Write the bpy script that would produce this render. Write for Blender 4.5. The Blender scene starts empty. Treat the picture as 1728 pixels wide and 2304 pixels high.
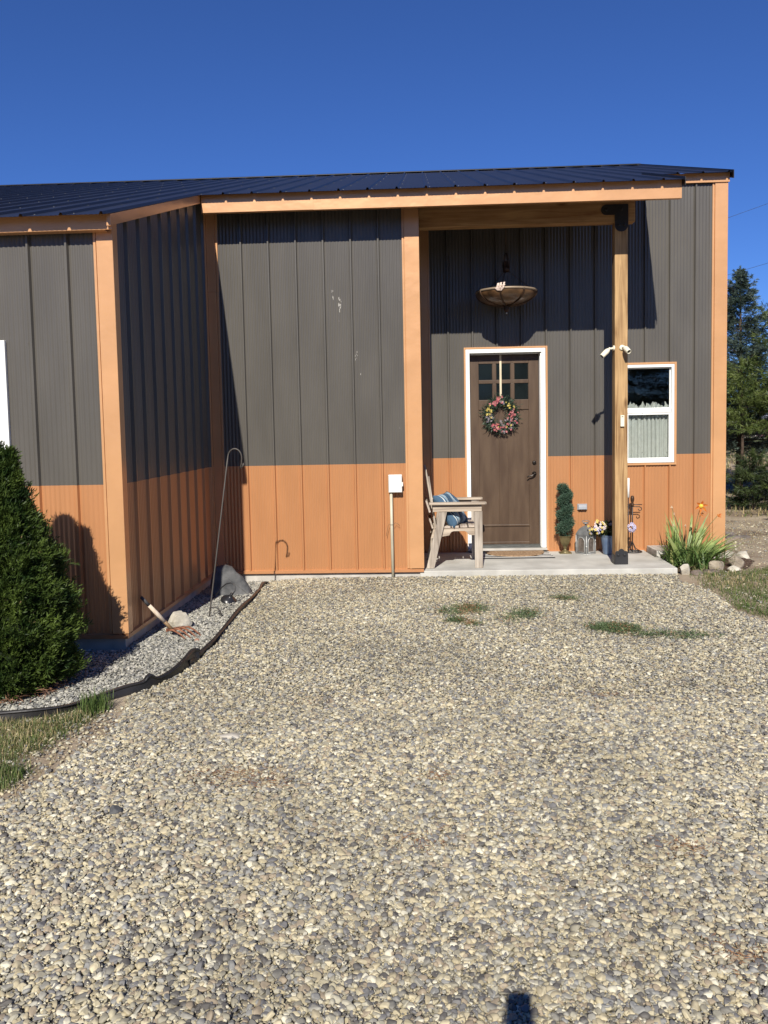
import bpy, math, random
import numpy as np
from mathutils import Vector, Matrix, noise as mnoise
random.seed(7); RNG = np.random.default_rng(7)
sc = bpy.context.scene
# ------------------------------------------------------------------ camera
EYE = 1.74
cd = bpy.data.cameras.new('camera'); cam = bpy.data.objects.new('camera', cd); sc.collection.objects.link(cam)
cd.sensor_fit = 'HORIZONTAL'; cd.sensor_width = 36.0; cd.lens = 36.0*1872.1/1728.0
cd.shift_y = -61.9/1728.0; cd.clip_start = 0.01; cd.clip_end = 2000
cam.matrix_world = (Matrix.Translation((0, 0, EYE)) @ Matrix.Rotation(0.0461, 4, 'Z') @
                    Matrix.Rotation(math.pi/2-0.0693, 4, 'X') @ Matrix.Rotation(-0.0197, 4, 'Z'))
sc.camera = cam
# ------------------------------------------------------------------ light
SUN_AZ = math.radians(6.2); SUN_EL = math.radians(35.6)
travel = Vector((math.sin(SUN_AZ)*math.cos(SUN_EL), math.cos(SUN_AZ)*math.cos(SUN_EL), -math.sin(SUN_EL)))
ld = bpy.data.lights.new('sun', 'SUN'); ld.energy = 4.9; ld.angle = math.radians(0.5); ld.color = (1.0, 0.94, 0.84)
sun = bpy.data.objects.new('sun', ld); sc.collection.objects.link(sun)
sun.rotation_euler = travel.to_track_quat('-Z', 'Y').to_euler(); sun.location = (-3, -12, 12)
w = bpy.data.worlds.new('World'); sc.world = w; w.use_nodes = True
nt = w.node_tree; sky = nt.nodes.new('ShaderNodeTexSky'); sky.sky_type = 'NISHITA'; sky.sun_disc = False
sky.sun_elevation = SUN_EL; sky.sun_rotation = math.pi + SUN_AZ
sky.altitude = 1500; sky.air_density = 1.0; sky.dust_density = 0.2; sky.ozone_density = 6.0
tint = nt.nodes.new('ShaderNodeMix'); tint.data_type = 'RGBA'; tint.blend_type = 'MULTIPLY'; tint.inputs[0].default_value = 1.0
tint.inputs[7].default_value = (.46, .645, 1.02, 1)      # deep dry-air blue
bg = nt.nodes['Background']; nt.links.new(sky.outputs[0], tint.inputs[6]); nt.links.new(tint.outputs[2], bg.inputs[0]); bg.inputs[1].default_value = 0.08
sc.view_settings.view_transform = 'Standard'; sc.view_settings.look = 'None'
sc.view_settings.exposure = 0.4; sc.view_settings.gamma = 1.0
sc.render.engine = 'CYCLES'; sc.cycles.max_bounces = 6; sc.cycles.use_denoising = True
# ------------------------------------------------------------------ materials
MAT = {}
def pm(name, col, rough=.5, metal=0., spec=.5, var=.12, vs=4., bump=0., bs=60., stretch=(1, 1, 1), col2=None,
       coat=0., trans=0., bstretch=None, bdist=.01, detail=4., obj=True, lo=.35, hi=.65):
    m = bpy.data.materials.new(name); m.use_nodes = True; MAT[name] = m
    t = m.node_tree; N = t.nodes; L = t.links; b = N['Principled BSDF']
    b.inputs['Roughness'].default_value = rough; b.inputs['Metallic'].default_value = metal
    b.inputs['Specular IOR Level'].default_value = spec
    b.inputs['Coat Weight'].default_value = coat; b.inputs['Coat Roughness'].default_value = .15
    tc = N.new('ShaderNodeTexCoord'); mp = N.new('ShaderNodeMapping'); mp.inputs['Scale'].default_value = stretch
    L.new(tc.outputs['Object'], mp.inputs[0])
    nz = N.new('ShaderNodeTexNoise'); nz.inputs['Scale'].default_value = vs; nz.inputs['Detail'].default_value = detail
    L.new(mp.outputs[0], nz.inputs['Vector'])
    rp = N.new('ShaderNodeValToRGB'); rp.color_ramp.elements[0].position = lo; rp.color_ramp.elements[1].position = hi
    c2 = col2 if col2 else tuple(min(1, c*(1+var)) for c in col)
    c1 = col if col2 else tuple(c*(1-var) for c in col)
    rp.color_ramp.elements[0].color = (*c1, 1); rp.color_ramp.elements[1].color = (*c2, 1)
    L.new(nz.outputs[0], rp.inputs[0]); L.new(rp.outputs[0], b.inputs['Base Color'])
    if bump:
        mp2 = N.new('ShaderNodeMapping'); mp2.inputs['Scale'].default_value = bstretch or stretch
        L.new(tc.outputs['Object'], mp2.inputs[0])
        n2 = N.new('ShaderNodeTexNoise'); n2.inputs['Scale'].default_value = bs; n2.inputs['Detail'].default_value = 3
        L.new(mp2.outputs[0], n2.inputs['Vector'])
        bp = N.new('ShaderNodeBump'); bp.inputs['Strength'].default_value = bump; bp.inputs['Distance'].default_value = bdist
        L.new(n2.outputs[0], bp.inputs['Height']); L.new(bp.outputs[0], b.inputs['Normal'])
    if trans:
        tr = N.new('ShaderNodeBsdfTranslucent'); L.new(rp.outputs[0], tr.inputs[0])
        mx = N.new('ShaderNodeMixShader'); mx.inputs[0].default_value = trans
        L.new(b.outputs[0], mx.inputs[1]); L.new(tr.outputs[0], mx.inputs[2])
        L.new(mx.outputs[0], N['Material Output'].inputs[0])
    return m
BRONZE = pm('bronze_siding', (.095, .088, .077), .27, 0, .5, var=.07, vs=2.5, stretch=(2, 2, .5), bump=.05, bs=6, bstretch=(1, 1, .4), bdist=.02)
COPPER = pm('copper_siding', (.465, .220, .098), .28, .17, .5, var=.05, vs=2.5, stretch=(2, 2, .5), bump=.05, bs=6, bstretch=(1, 1, .4), bdist=.02)
TRIM = pm('copper_trim', (.61, .332, .160), .27, .22, .5, var=.05, vs=3, bump=.22, bs=3.0, bstretch=(1, 1, 1.4), bdist=.03)
ROOFM = pm('roof_metal', (.015, .014, .014), .38, 0, .5, var=.2, vs=3, bump=.03, bs=5)
CONC = pm('concrete', (.44, .42, .38), .85, 0, .3, var=.14, vs=7, bump=.35, bs=90, bdist=.004, detail=8)
WHITE = pm('white_vinyl', (.78, .79, .77), .4, 0, .5, var=.03)
BLACKM = pm('black_iron', (.018, .018, .02), .45, 0, .5, var=.2, bump=.1, bs=120)
DOORM = pm('door_stain', (.062, .037, .022), .42, 0, .4, col2=(.092, .059, .036), vs=4, stretch=(3, 1, .5), detail=8, bump=.12, bs=14, bstretch=(9, 3, .5), bdist=.004)
SOIL = pm('soil', (.14, .10, .075), .95, 0, .1, col2=(.30, .235, .17), vs=5, detail=10, bump=.8, bs=50, bdist=.015)
def wood(name, a, bcol, rough=.7, sx=1., knots=True, axis='Z'):
    m = bpy.data.materials.new(name); m.use_nodes = True; MAT[name] = m
    t = m.node_tree; N = t.nodes; L = t.links; b = N['Principled BSDF']; b.inputs['Roughness'].default_value = rough
    b.inputs['Specular IOR Level'].default_value = .25
    tc = N.new('ShaderNodeTexCoord'); mp = N.new('ShaderNodeMapping')
    s = {'Z': (22*sx, 22*sx, 1.3), 'X': (1.3, 22*sx, 22*sx), 'Y': (22*sx, 1.3, 22*sx)}[axis]
    mp.inputs['Scale'].default_value = s; L.new(tc.outputs['Object'], mp.inputs[0])
    n0 = N.new('ShaderNodeTexNoise'); n0.inputs['Scale'].default_value = 1.; n0.inputs['Detail'].default_value = 6; n0.inputs['Distortion'].default_value = 1.2
    L.new(mp.outputs[0], n0.inputs['Vector'])
    n1 = N.new('ShaderNodeTexNoise'); n1.inputs['Scale'].default_value = 2.2; n1.inputs['Detail'].default_value = 5
    L.new(tc.outputs['Object'], n1.inputs['Vector'])
    mx = N.new('ShaderNodeMath'); mx.operation = 'MULTIPLY_ADD'; mx.inputs[1].default_value = .7
    m2 = N.new('ShaderNodeMath'); m2.operation = 'MULTIPLY'; m2.inputs[1].default_value = .35
    L.new(n1.outputs[0], m2.inputs[0]); L.new(n0.outputs[0], mx.inputs[0]); L.new(m2.outputs[0], mx.inputs[2])
    rp = N.new('ShaderNodeValToRGB'); rp.color_ramp.elements[0].position = .38; rp.color_ramp.elements[1].position = .66
    rp.color_ramp.elements[0].color = (*a, 1); rp.color_ramp.elements[1].color = (*bcol, 1)
    L.new(mx.outputs[0], rp.inputs[0])
    out = rp.outputs[0]
    if knots:
        mk = N.new('ShaderNodeMapping'); mk.inputs['Scale'].default_value = {'Z': (5, 5, 1.9), 'X': (1.9, 5, 5), 'Y': (5, 1.9, 5)}[axis]
        L.new(tc.outputs['Object'], mk.inputs[0])
        vo = N.new('ShaderNodeTexVoronoi'); vo.inputs['Scale'].default_value = 1.; L.new(mk.outputs[0], vo.inputs['Vector'])
        kr = N.new('ShaderNodeValToRGB'); kr.color_ramp.elements[0].position = .05; kr.color_ramp.elements[1].position = .16
        kr.color_ramp.elements[0].color = (.22, .13, .07, 1); kr.color_ramp.elements[1].color = (1, 1, 1, 1)
        L.new(vo.outputs['Distance'], kr.inputs[0])
        mm = N.new('ShaderNodeMix'); mm.data_type = 'RGBA'; mm.blend_type = 'MULTIPLY'; mm.inputs[0].default_value = .8
        L.new(out, mm.inputs[6]); L.new(kr.outputs[0], mm.inputs[7]); out = mm.outputs[2]
    L.new(out, b.inputs['Base Color'])
    bp = N.new('ShaderNodeBump'); bp.inputs['Strength'].default_value = .25; bp.inputs['Distance'].default_value = .004
    L.new(n0.outputs[0], bp.inputs['Height']); L.new(bp.outputs[0], b.inputs['Normal'])
    return m
POSTW = wood('post_wood', (.17, .088, .035), (.50, .325, .155))
BEAMW = wood('beam_wood', (.26, .13, .055), (.48, .29, .13), axis='X')
GREYW = wood('weathered_wood', (.19, .155, .125), (.50, .44, .365), knots=False)
GREYWX = wood('weathered_wood_board', (.27, .215, .165), (.55, .465, .365), axis='X')
GREYWY = wood('weathered_wood_slat', (.30, .24, .19), (.55, .47, .39), axis='Y', knots=False)
def glassm(name, tint=(.93, .95, .94)):
    m = bpy.data.materials.new(name); m.use_nodes = True; N = m.node_tree.nodes; L = m.node_tree.links
    N.remove(N['Principled BSDF']); tr = N.new('ShaderNodeBsdfTransparent'); tr.inputs[0].default_value = (*tint, 1)
    gl = N.new('ShaderNodeBsdfGlossy'); gl.inputs['Roughness'].default_value = .01
    fr = N.new('ShaderNodeFresnel'); fr.inputs[0].default_value = 1.5
    mx = N.new('ShaderNodeMixShader'); L.new(fr.outputs[0], mx.inputs[0]); L.new(tr.outputs[0], mx.inputs[1]); L.new(gl.outputs[0], mx.inputs[2])
    L.new(mx.outputs[0], N['Material Output'].inputs[0]); return m
GLASS = glassm('window_glass')
def leafm(name, a, b, vs=9, trans=.3, rough=.5):
    return pm(name, a, rough, 0, .35, col2=b, vs=vs, trans=trans, detail=3)
# ------------------------------------------------------------------ mesh builder
def gz(x, y):
    x = np.asarray(x, float); y = np.asarray(y, float)
    z = 0.035*np.exp(-((y-9.3)/.55)**2)*(1/(1+np.exp(-(x+1.55)*7)))*(1/(1+np.exp((x-3.4)*5)))
    far = np.clip((y-17)/14, 0, 1); z = z + 0.82*far*far*(3-2*far)*np.clip((x-3)/3, 0, 1)
    z = z + np.clip(y-45, 0, 1000)*.004
    z = z + .006*np.sin(x*2.3+1)*np.sin(y*1.9+.4)*np.clip((np.abs(x)+y)/6, 0, 1)*np.clip((9.0-y)/1.5, 0, 1)
    return z
class MB:
    def __init__(s): s.v = []; s.f = []; s.m = []; s.sm = []
    def add(s, vs, fs, mi=0, smooth=False):
        o = len(s.v); s.v += [tuple(p) for p in vs]
        for f in fs: s.f.append(tuple(i+o for i in f)); s.m.append(mi); s.sm.append(smooth)
        return s
    def box(s, x0, x1, y0, y1, z0, z1, mi=0):
        return s.add([(x0, y0, z0), (x1, y0, z0), (x1, y1, z0), (x0, y1, z0), (x0, y0, z1), (x1, y0, z1), (x1, y1, z1), (x0, y1, z1)],
              [(0, 3, 2, 1), (4, 5, 6, 7), (0, 1, 5, 4), (1, 2, 6, 5), (2, 3, 7, 6), (3, 0, 4, 7)], mi)
    def prism(s, pts, axis, a, b, mi=0, smooth=False):
        """pts: 2-D outline in the two remaining axes (x,z for Y; y,z for X; x,y for Z), extruded from a to b"""
        n = len(pts)
        def P(p, t): return {'X': (t, p[0], p[1]), 'Y': (p[0], t, p[1]), 'Z': (p[0], p[1], t)}[axis]
        vs = [P(p, a) for p in pts]+[P(p, b) for p in pts]
        ar = sum(pts[i][0]*pts[(i+1) % n][1]-pts[(i+1) % n][0]*pts[i][1] for i in range(n))
        fw = (ar > 0) == (axis != 'Y')
        if b < a: fw = not fw
        fs = [tuple(range(n))[::-1], tuple(range(n, 2*n))]+[(i, (i+1) % n, (i+1) % n+n, i+n) for i in range(n)]
        if not fw: fs = [f[::-1] for f in fs]
        return s.add(vs, fs, mi, smooth)
    def tube(s, pts, r, n=8, mi=0, cap=True, smooth=True):
        pts = [Vector(p) for p in pts]; rs = r if isinstance(r, (list, tuple)) else [r]*len(pts)
        vs = []; up = None
        for i, p in enumerate(pts):
            d = (pts[min(i+1, len(pts)-1)]-pts[max(i-1, 0)]).normalized()
            if up is None:
                up = d.orthogonal().normalized()
            else:
                up = (up-d*up.dot(d)); up = up.normalized() if up.length > 1e-6 else d.orthogonal().normalized()
            q = d.cross(up)
            for k in range(n):
                a = 2*math.pi*k/n; vs.append(p+(up*math.cos(a)+q*math.sin(a))*rs[i])
        fs = [(i*n+k, i*n+(k+1) % n, (i+1)*n+(k+1) % n, (i+1)*n+k) for i in range(len(pts)-1) for k in range(n)]
        s.add(vs, fs, mi, smooth)
        if cap: s.f += [tuple(len(s.v)-len(vs)+k for k in range(n))[::-1], tuple(len(s.v)-n+k for k in range(n))]; s.m += [mi, mi]; s.sm += [False, False]
        return s
    def lathe(s, prof, c, n=24, mi=0, smooth=True, mfun=None, axis=None):
        vs = []
        for r, z in prof:
            for k in range(n):
                a = 2*math.pi*k/n; vs.append(Vector((r*math.cos(a), r*math.sin(a), z)))
        if axis is not None:
            q = Vector((0, 0, 1)).rotation_difference(Vector(axis).normalized()); vs = [q @ v for v in vs]
        vs = [v+Vector(c) for v in vs]
        fs = [(i*n+k, i*n+(k+1) % n, (i+1)*n+(k+1) % n, (i+1)*n+k) for i in range(len(prof)-1) for k in range(n)]
        return s.add(vs, fs, mi, smooth)
    def board(s, a, b, w, t, wdir=(0, 1, 0), mi=0):
        a, b = Vector(a), Vector(b); d = (b-a).normalized(); wd = Vector(wdir); wd = (wd-d*wd.dot(d)).normalized(); td = d.cross(wd)
        vs = [p+wd*sx*w/2+td*sy*t/2 for p in (a, b) for sx, sy in ((-1, -1), (1, -1), (1, 1), (-1, 1))]
        return s.add(vs, [(0, 3, 2, 1), (4, 5, 6, 7), (0, 1, 5, 4), (1, 2, 6, 5), (2, 3, 7, 6), (3, 0, 4, 7)], mi)
    def build(s, name, mats, parent=None, bevel=0., **props):
        me = bpy.data.meshes.new(name)
        off = Vector((0, 0, 0)); q = parent
        while q is not None: off += q.location; q = q.parent
        top = parent is None
        vs = s.v
        if top:
            xs = np.array([tuple(v) for v in s.v]); c = (xs.min(0)+xs.max(0))/2; c[2] = xs[:, 2].min(); off = Vector(c)
        me.from_pydata([(v[0]-off[0], v[1]-off[1], v[2]-off[2]) for v in vs], [], s.f)
        mats = mats if isinstance(mats, (list, tuple)) else [mats]
        for m in mats: me.materials.append(m)
        me.polygons.foreach_set('material_index', s.m); me.polygons.foreach_set('use_smooth', s.sm); me.update()
        o = bpy.data.objects.new(name, me); sc.collection.objects.link(o)
        if top: o.location = off
        else: o.parent = parent
        if bevel:
            b = o.modifiers.new('bevel', 'BEVEL'); b.width = bevel; b.segments = 2; b.limit_method = 'ANGLE'
        for k, v in props.items(): o[k] = v
        return o
def thing(name, label, cat, loc=(0, 0, 0), group=None):
    o = bpy.data.objects.new(name, None); sc.collection.objects.link(o); o.location = loc; o.empty_display_size = .1
    o['label'] = label; o['category'] = cat
    if group: o['group'] = group
    return o
def fast(name, V, F, mats, parent=None, smooth=False, mi=None, **props):
    """numpy mesh: V (n,3), F (m,k) all same k"""
    me = bpy.data.meshes.new(name); off = np.zeros(3); q = parent
    while q is not None: off += np.array(q.location); q = q.parent
    top = parent is None
    if top: off = np.array([(V[:, 0].min()+V[:, 0].max())/2, (V[:, 1].min()+V[:, 1].max())/2, V[:, 2].min()])
    V = V-off; k = F.shape[1]
    me.vertices.add(len(V)); me.vertices.foreach_set('co', V.astype(np.float32).ravel())
    me.loops.add(F.size); me.loops.foreach_set('vertex_index', F.astype(np.int32).ravel())
    me.polygons.add(len(F)); me.polygons.foreach_set('loop_start', np.arange(0, F.size, k, dtype=np.int32))
    me.polygons.foreach_set('loop_total', np.full(len(F), k, dtype=np.int32))
    me.polygons.foreach_set('use_smooth', np.full(len(F), smooth))
    for m in (mats if isinstance(mats, (list, tuple)) else [mats]): me.materials.append(m)
    if mi is not None: me.polygons.foreach_set('material_index', mi.astype(np.int32))
    me.update(calc_edges=True); me.validate()
    o = bpy.data.objects.new(name, me); sc.collection.objects.link(o)
    if top: o.location = off
    else: o.parent = parent
    for a, b in props.items(): o[a] = b
    return o
def nrm(a): return a/np.maximum(np.linalg.norm(a, axis=-1, keepdims=True), 1e-9)
def leaves(P, D, L, Wd, rng, fold=0., tri=True):
    """pointed leaf quads (diamond): P base points, D unit directions, L lengths, Wd widths"""
    n = len(P); r = nrm(np.cross(D, nrm(rng.normal(size=(n, 3)))))
    L = np.broadcast_to(L, (n,))[:, None]; Wd = np.broadcast_to(Wd, (n,))[:, None]
    a = P; b = P+D*L*.5+r*Wd*.5; c = P+D*L; d = P+D*L*.5-r*Wd*.5
    V = np.stack([a, b, c, d], 1).reshape(-1, 3); F = np.arange(4*n).reshape(n, 4)
    return V, F
# ------------------------------------------------------------------ ground
def inpoly(x, y, poly):
    ins = np.zeros(x.shape, bool); n = len(poly)
    for i in range(n):
        x1, y1 = poly[i]; x2, y2 = poly[(i+1) % n]
        c = ((y1 > y) != (y2 > y)) & (x < (x2-x1)*(y-y1)/(y2-y1+1e-12)+x1); ins ^= c
    return ins
def sheet(name, xs, ys, dz, mat, poly=None, **props):
    X, Y = np.meshgrid(xs, ys); Z = gz(X, Y)+dz; V = np.stack([X, Y, Z], -1).reshape(-1, 3)
    nx, ny = len(xs), len(ys); I, J = np.meshgrid(np.arange(nx-1), np.arange(ny-1)); a = (J*nx+I).ravel()
    F = np.stack([a, a+1, a+1+nx, a+nx], 1)
    if poly is not None:
        cx = V[F][:, :, 0].mean(1); cy = V[F][:, :, 1].mean(1); F = F[inpoly(cx, cy, poly)]
        u, inv = np.unique(F, return_inverse=True); V = V[u]; F = inv.reshape(F.shape)
    return fast(name, V, F, mat, smooth=True, **props)
def gravelm(name, cols, scale, base=.0):
    m = bpy.data.materials.new(name); m.use_nodes = True; N = m.node_tree.nodes; L = m.node_tree.links; b = N['Principled BSDF']
    b.inputs['Roughness'].default_value = .9; b.inputs['Specular IOR Level'].default_value = .2
    tc = N.new('ShaderNodeTexCoord'); vo = N.new('ShaderNodeTexVoronoi'); vo.inputs['Scale'].default_value = scale
    L.new(tc.outputs['Object'], vo.inputs['Vector'])
    sp = N.new('ShaderNodeSeparateColor'); L.new(vo.outputs['Color'], sp.inputs[0])
    rp = N.new('ShaderNodeValToRGB'); cr = rp.color_ramp
    cr.elements[0].position = 0; cr.elements[0].color = (*[c*.8 for c in cols[0]], 1); cr.elements[1].position = 1; cr.elements[1].color = (*cols[-1], 1)
    for i, c in enumerate(cols[1:-1]):
        e = cr.elements.new((i+1)/(len(cols)-1)); e.color = (*[q*.8 for q in c], 1)
    L.new(sp.outputs[0], rp.inputs[0]); L.new(rp.outputs[0], b.inputs['Base Color'])
    bp = N.new('ShaderNodeBump'); bp.invert = True; bp.inputs['Strength'].default_value = 1; bp.inputs['Distance'].default_value = .012
    L.new(vo.outputs['Distance'], bp.inputs['Height']); L.new(bp.outputs[0], b.inputs['Normal'])
    return m
TAN = [(0.113, 0.105, 0.094), (0.294, 0.27, 0.2), (0.421, 0.364, 0.233), (0.313, 0.298, 0.248), (0.509, 0.446, 0.295), (0.421, 0.392, 0.295), (0.206, 0.196, 0.167), (0.265, 0.261, 0.239), (0.45, 0.403, 0.273), (0.373, 0.323, 0.214), (0.588, 0.549, 0.42), (0.167, 0.162, 0.157), (0.313, 0.256, 0.18)]
PALE = [(.15, .15, .14), (.33, .325, .28), (.25, .25, .225), (.42, .405, .34), (.32, .31, .26), (.50, .48, .42), (.20, .20, .19), (.38, .365, .32)]
fx = np.concatenate([[-400, -150, -60, -25, -12], np.arange(-8, 16.1, .25), [20, 28, 40, 60, 100, 200, 400]])
fy = np.concatenate([[-200, -60, -20, -8, -3], np.arange(-1, 34, .25), [36, 40, 50, 70, 100, 200, 420]])
GRND = pm('dry_ground', (.20, .15, .105), .95, 0, .1, col2=(.42, .35, .255), vs=1.3, detail=12, bump=.6, bs=25, bdist=.02)
sheet('ground', fx, fy, 0, GRND, kind='structure')
EDGE = [(-1.755, 9.21), (-1.765, 8.9), (-1.75, 8.3), (-1.74, 7.7), (-1.725, 6.9), (-1.712, 6.4), (-1.72, 6.04), (-1.765, 5.76), (-1.86, 5.48), (-1.99, 5.31), (-2.16, 5.11), (-2.32, 4.93), (-2.6, 4.80), (-3.1, 4.72), (-4, 4.7)]
GRAVEL_POLY = [(-1.75, 9.29), (-1.765, 8.9), (-1.75, 8.3), (-1.74, 7.7), (-1.725, 6.9), (-1.71, 6.4), (-1.72, 6.04), (-1.765, 5.76), (-1.86, 5.45), (-1.95, 5.25), (-1.86, 5.0), (-1.82, 4.6),
               (-1.88, 4.3), (-1.90, 4.0), (-1.98, 3.7), (-2.2, 3.5), (-2.35, 3.2), (-2.1, 1.6), (2.2, 1.6), (4.4, 3.6), (4.4, 6.3), (3.3, 6.7), (2.93, 7.1), (2.82, 7.6), (2.90, 8.3), (2.85, 8.7), (2.72, 8.95), (2.82, 9.30)]
BED_POLY = [(-2.37, 9.29), (-1.76, 9.29)]+[(x-.01, y) for x, y in EDGE[:13]]+[(-4.5, 4.75), (-4.5, 6.42), (-2.37, 6.42)]
gx = np.arange(-2.4, 4.5, .04); gy = np.arange(1.6, 9.33, .04)
sheet('driveway', gx, gy, .004, gravelm('driveway_gravel', TAN, 55), GRAVEL_POLY, kind='structure')
sheet('planting_bed', np.arange(-4.5, -1.6, .04), np.arange(4.6, 9.33, .04), .004, gravelm('bed_gravel', PALE, 60), BED_POLY, kind='structure')
# pebbles: geometry nodes over the gravel areas
def pebble_mat(name, cols):
    m = bpy.data.materials.new(name); m.use_nodes = True; N = m.node_tree.nodes; L = m.node_tree.links; b = N['Principled BSDF']
    b.inputs['Roughness'].default_value = .62; b.inputs['Specular IOR Level'].default_value = .35
    oi = N.new('ShaderNodeObjectInfo'); rp = N.new('ShaderNodeValToRGB'); cr = rp.color_ramp; cr.interpolation = 'CONSTANT'
    cr.elements[0].position = 0; cr.elements[0].color = (*cols[0], 1)
    cr.elements[1].position = (len(cols)-1)/len(cols); cr.elements[1].color = (*cols[-1], 1)
    for i, c in enumerate(cols[1:-1]):
        e = cr.elements.new((i+1)/len(cols)); e.color = (*c, 1)
    L.new(oi.outputs['Random'], rp.inputs[0])
    tc = N.new('ShaderNodeTexCoord'); nz = N.new('ShaderNodeTexNoise'); nz.inputs['Scale'].default_value = 90; nz.inputs['Detail'].default_value = 3
    L.new(tc.outputs['Object'], nz.inputs['Vector'])
    mr = N.new('ShaderNodeMapRange'); mr.inputs[3].default_value = .72; mr.inputs[4].default_value = 1.28; L.new(nz.outputs[0], mr.inputs[0])
    vm = N.new('ShaderNodeVectorMath'); vm.operation = 'SCALE'; L.new(rp.outputs[0], vm.inputs[0]); L.new(mr.outputs[0], vm.inputs['Scale'])
    n3 = N.new('ShaderNodeTexNoise'); n3.inputs['Scale'].default_value = .9; n3.inputs['Detail'].default_value = 5; L.new(oi.outputs['Location'], n3.inputs['Vector'])
    m3 = N.new('ShaderNodeMapRange'); m3.inputs[1].default_value = .35; m3.inputs[2].default_value = .65; m3.inputs[3].default_value = .82; m3.inputs[4].default_value = 1.07; L.new(n3.outputs[0], m3.inputs[0])
    v3 = N.new('ShaderNodeVectorMath'); v3.operation = 'SCALE'; L.new(vm.outputs[0], v3.inputs[0]); L.new(m3.outputs[0], v3.inputs['Scale'])
    L.new(v3.outputs[0], b.inputs['Base Color'])
    return m
import bmesh
def pebble_sources(nm, mat, n=14, r=.0125):
    col = bpy.data.collections.new(nm)     # never linked to the scene: only the shapes the scatter picks from
    for i in range(n):
        bm = bmesh.new(); bmesh.ops.create_icosphere(bm, subdivisions=3, radius=1)
        rr = random.Random(i*13+5); ph = Vector((rr.random()*9, rr.random()*9, rr.random()*9))
        planes = [(Vector((rr.gauss(0, 1), rr.gauss(0, 1), rr.gauss(0, 1))).normalized(), rr.uniform(.5, .82)) for _ in range(8)]
        sx, sy, sz = rr.uniform(.8, 1.35), rr.uniform(.7, 1.0), rr.uniform(.42, .7)
        for v in bm.verts:
            p = v.co.copy()
            for nn, d in planes:
                e = p.dot(nn)-d
                if e > 0: p -= nn*e*.92
            p *= 1+.16*mnoise.noise(p*1.3+ph)
            v.co = Vector((p.x*sx, p.y*sy, p.z*sz))*r
        me = bpy.data.meshes.new('pebble'); bm.to_mesh(me); bm.free()
        for p in me.polygons: p.use_smooth = True
        me.materials.append(mat); o = bpy.data.objects.new('pebble', me); col.objects.link(o)
    return col
def scatter(obj, col, dens, smin, smax, seed):
    g = bpy.data.node_groups.new('scatter', 'GeometryNodeTree')
    g.interface.new_socket('Geometry', in_out='INPUT', socket_type='NodeSocketGeometry'); g.interface.new_socket('Geometry', in_out='OUTPUT', socket_type='NodeSocketGeometry')
    N = g.nodes; L = g.links; gi = N.new('NodeGroupInput'); go = N.new('NodeGroupOutput')
    dp = N.new('GeometryNodeDistributePointsOnFaces'); dp.inputs['Density'].default_value = dens; dp.inputs['Seed'].default_value = seed
    L.new(gi.outputs[0], dp.inputs['Mesh'])
    ci = N.new('GeometryNodeCollectionInfo'); ci.inputs[0].default_value = col; ci.inputs['Separate Children'].default_value = True; ci.inputs['Reset Children'].default_value = True
    ip = N.new('GeometryNodeInstanceOnPoints'); ip.inputs['Pick Instance'].default_value = True
    L.new(dp.outputs['Points'], ip.inputs['Points']); L.new(ci.outputs[0], ip.inputs['Instance'])
    rv = N.new('FunctionNodeRandomValue'); rv.data_type = 'FLOAT_VECTOR'; rv.inputs[0].default_value = (-.45, -.45, 0); rv.inputs[1].default_value = (.45, .45, 6.283)
    L.new(rv.outputs[0], ip.inputs['Rotation'])
    rs = N.new('FunctionNodeRandomValue'); rs.data_type = 'FLOAT'; rs.inputs[2].default_value = 0; rs.inputs[3].default_value = 1; rs.inputs['Seed'].default_value = 5
    pw = N.new('ShaderNodeMath'); pw.operation = 'POWER'; pw.inputs[1].default_value = 2.8; L.new(rs.outputs[1], pw.inputs[0])
    mr = N.new('ShaderNodeMapRange'); mr.inputs[3].default_value = smin; mr.inputs[4].default_value = smax; L.new(pw.outputs[0], mr.inputs[0])
    L.new(mr.outputs[0], ip.inputs['Scale'])
    # lift some stones so that they pile up unevenly
    rz = N.new('FunctionNodeRandomValue'); rz.data_type = 'FLOAT_VECTOR'; rz.inputs[0].default_value = (0, 0, -.001); rz.inputs[1].default_value = (0, 0, .010); rz.inputs['Seed'].default_value = 9
    sp = N.new('GeometryNodeSetPosition'); L.new(ip.outputs[0], sp.inputs['Geometry']); L.new(rz.outputs[0], sp.inputs['Offset'])
    L.new(sp.outputs[0], go.inputs[0])
    md = obj.modifiers.new('scatter', 'NODES'); md.node_group = g
tancol = pebble_sources('pebble_shapes', pebble_mat('pebble_tan', TAN))
palecol = pebble_sources('pale_pebble_shapes', pebble_mat('pebble_pale', PALE), 8, .0125)
def strip_poly(poly, y0, y1, xs, ys, nm, **k): pass
gm = MAT['soil']
def region(name, poly, ylo, yhi, step, dz, extra=None, drop=None):
    xs = np.arange(-4.5, 4.6, step); ys = np.arange(ylo, yhi+.001, step)
    o = sheet(name, xs, ys, dz, gm, poly, kind='stuff'); return o
g1 = region('gravel', GRAVEL_POLY, 1.6, 5.2, .04, .008); scatter(g1, tancol, 10500, .30, 1.55, 1)
g2 = region('gravel', GRAVEL_POLY, 5.2, 9.30, .04, .008); scatter(g2, tancol, 6000, .36, 1.35, 2)
g3 = region('gravel', BED_POLY, 4.6, 9.30, .04, .008); scatter(g3, palecol, 4000, .55, 1.4, 3)
for g_ in (g1, g2): g_['label'] = 'tan and grey river pebble gravel covering the driveway'
g3['label'] = 'pale grey crushed gravel in the bed beside the house wall'
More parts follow.
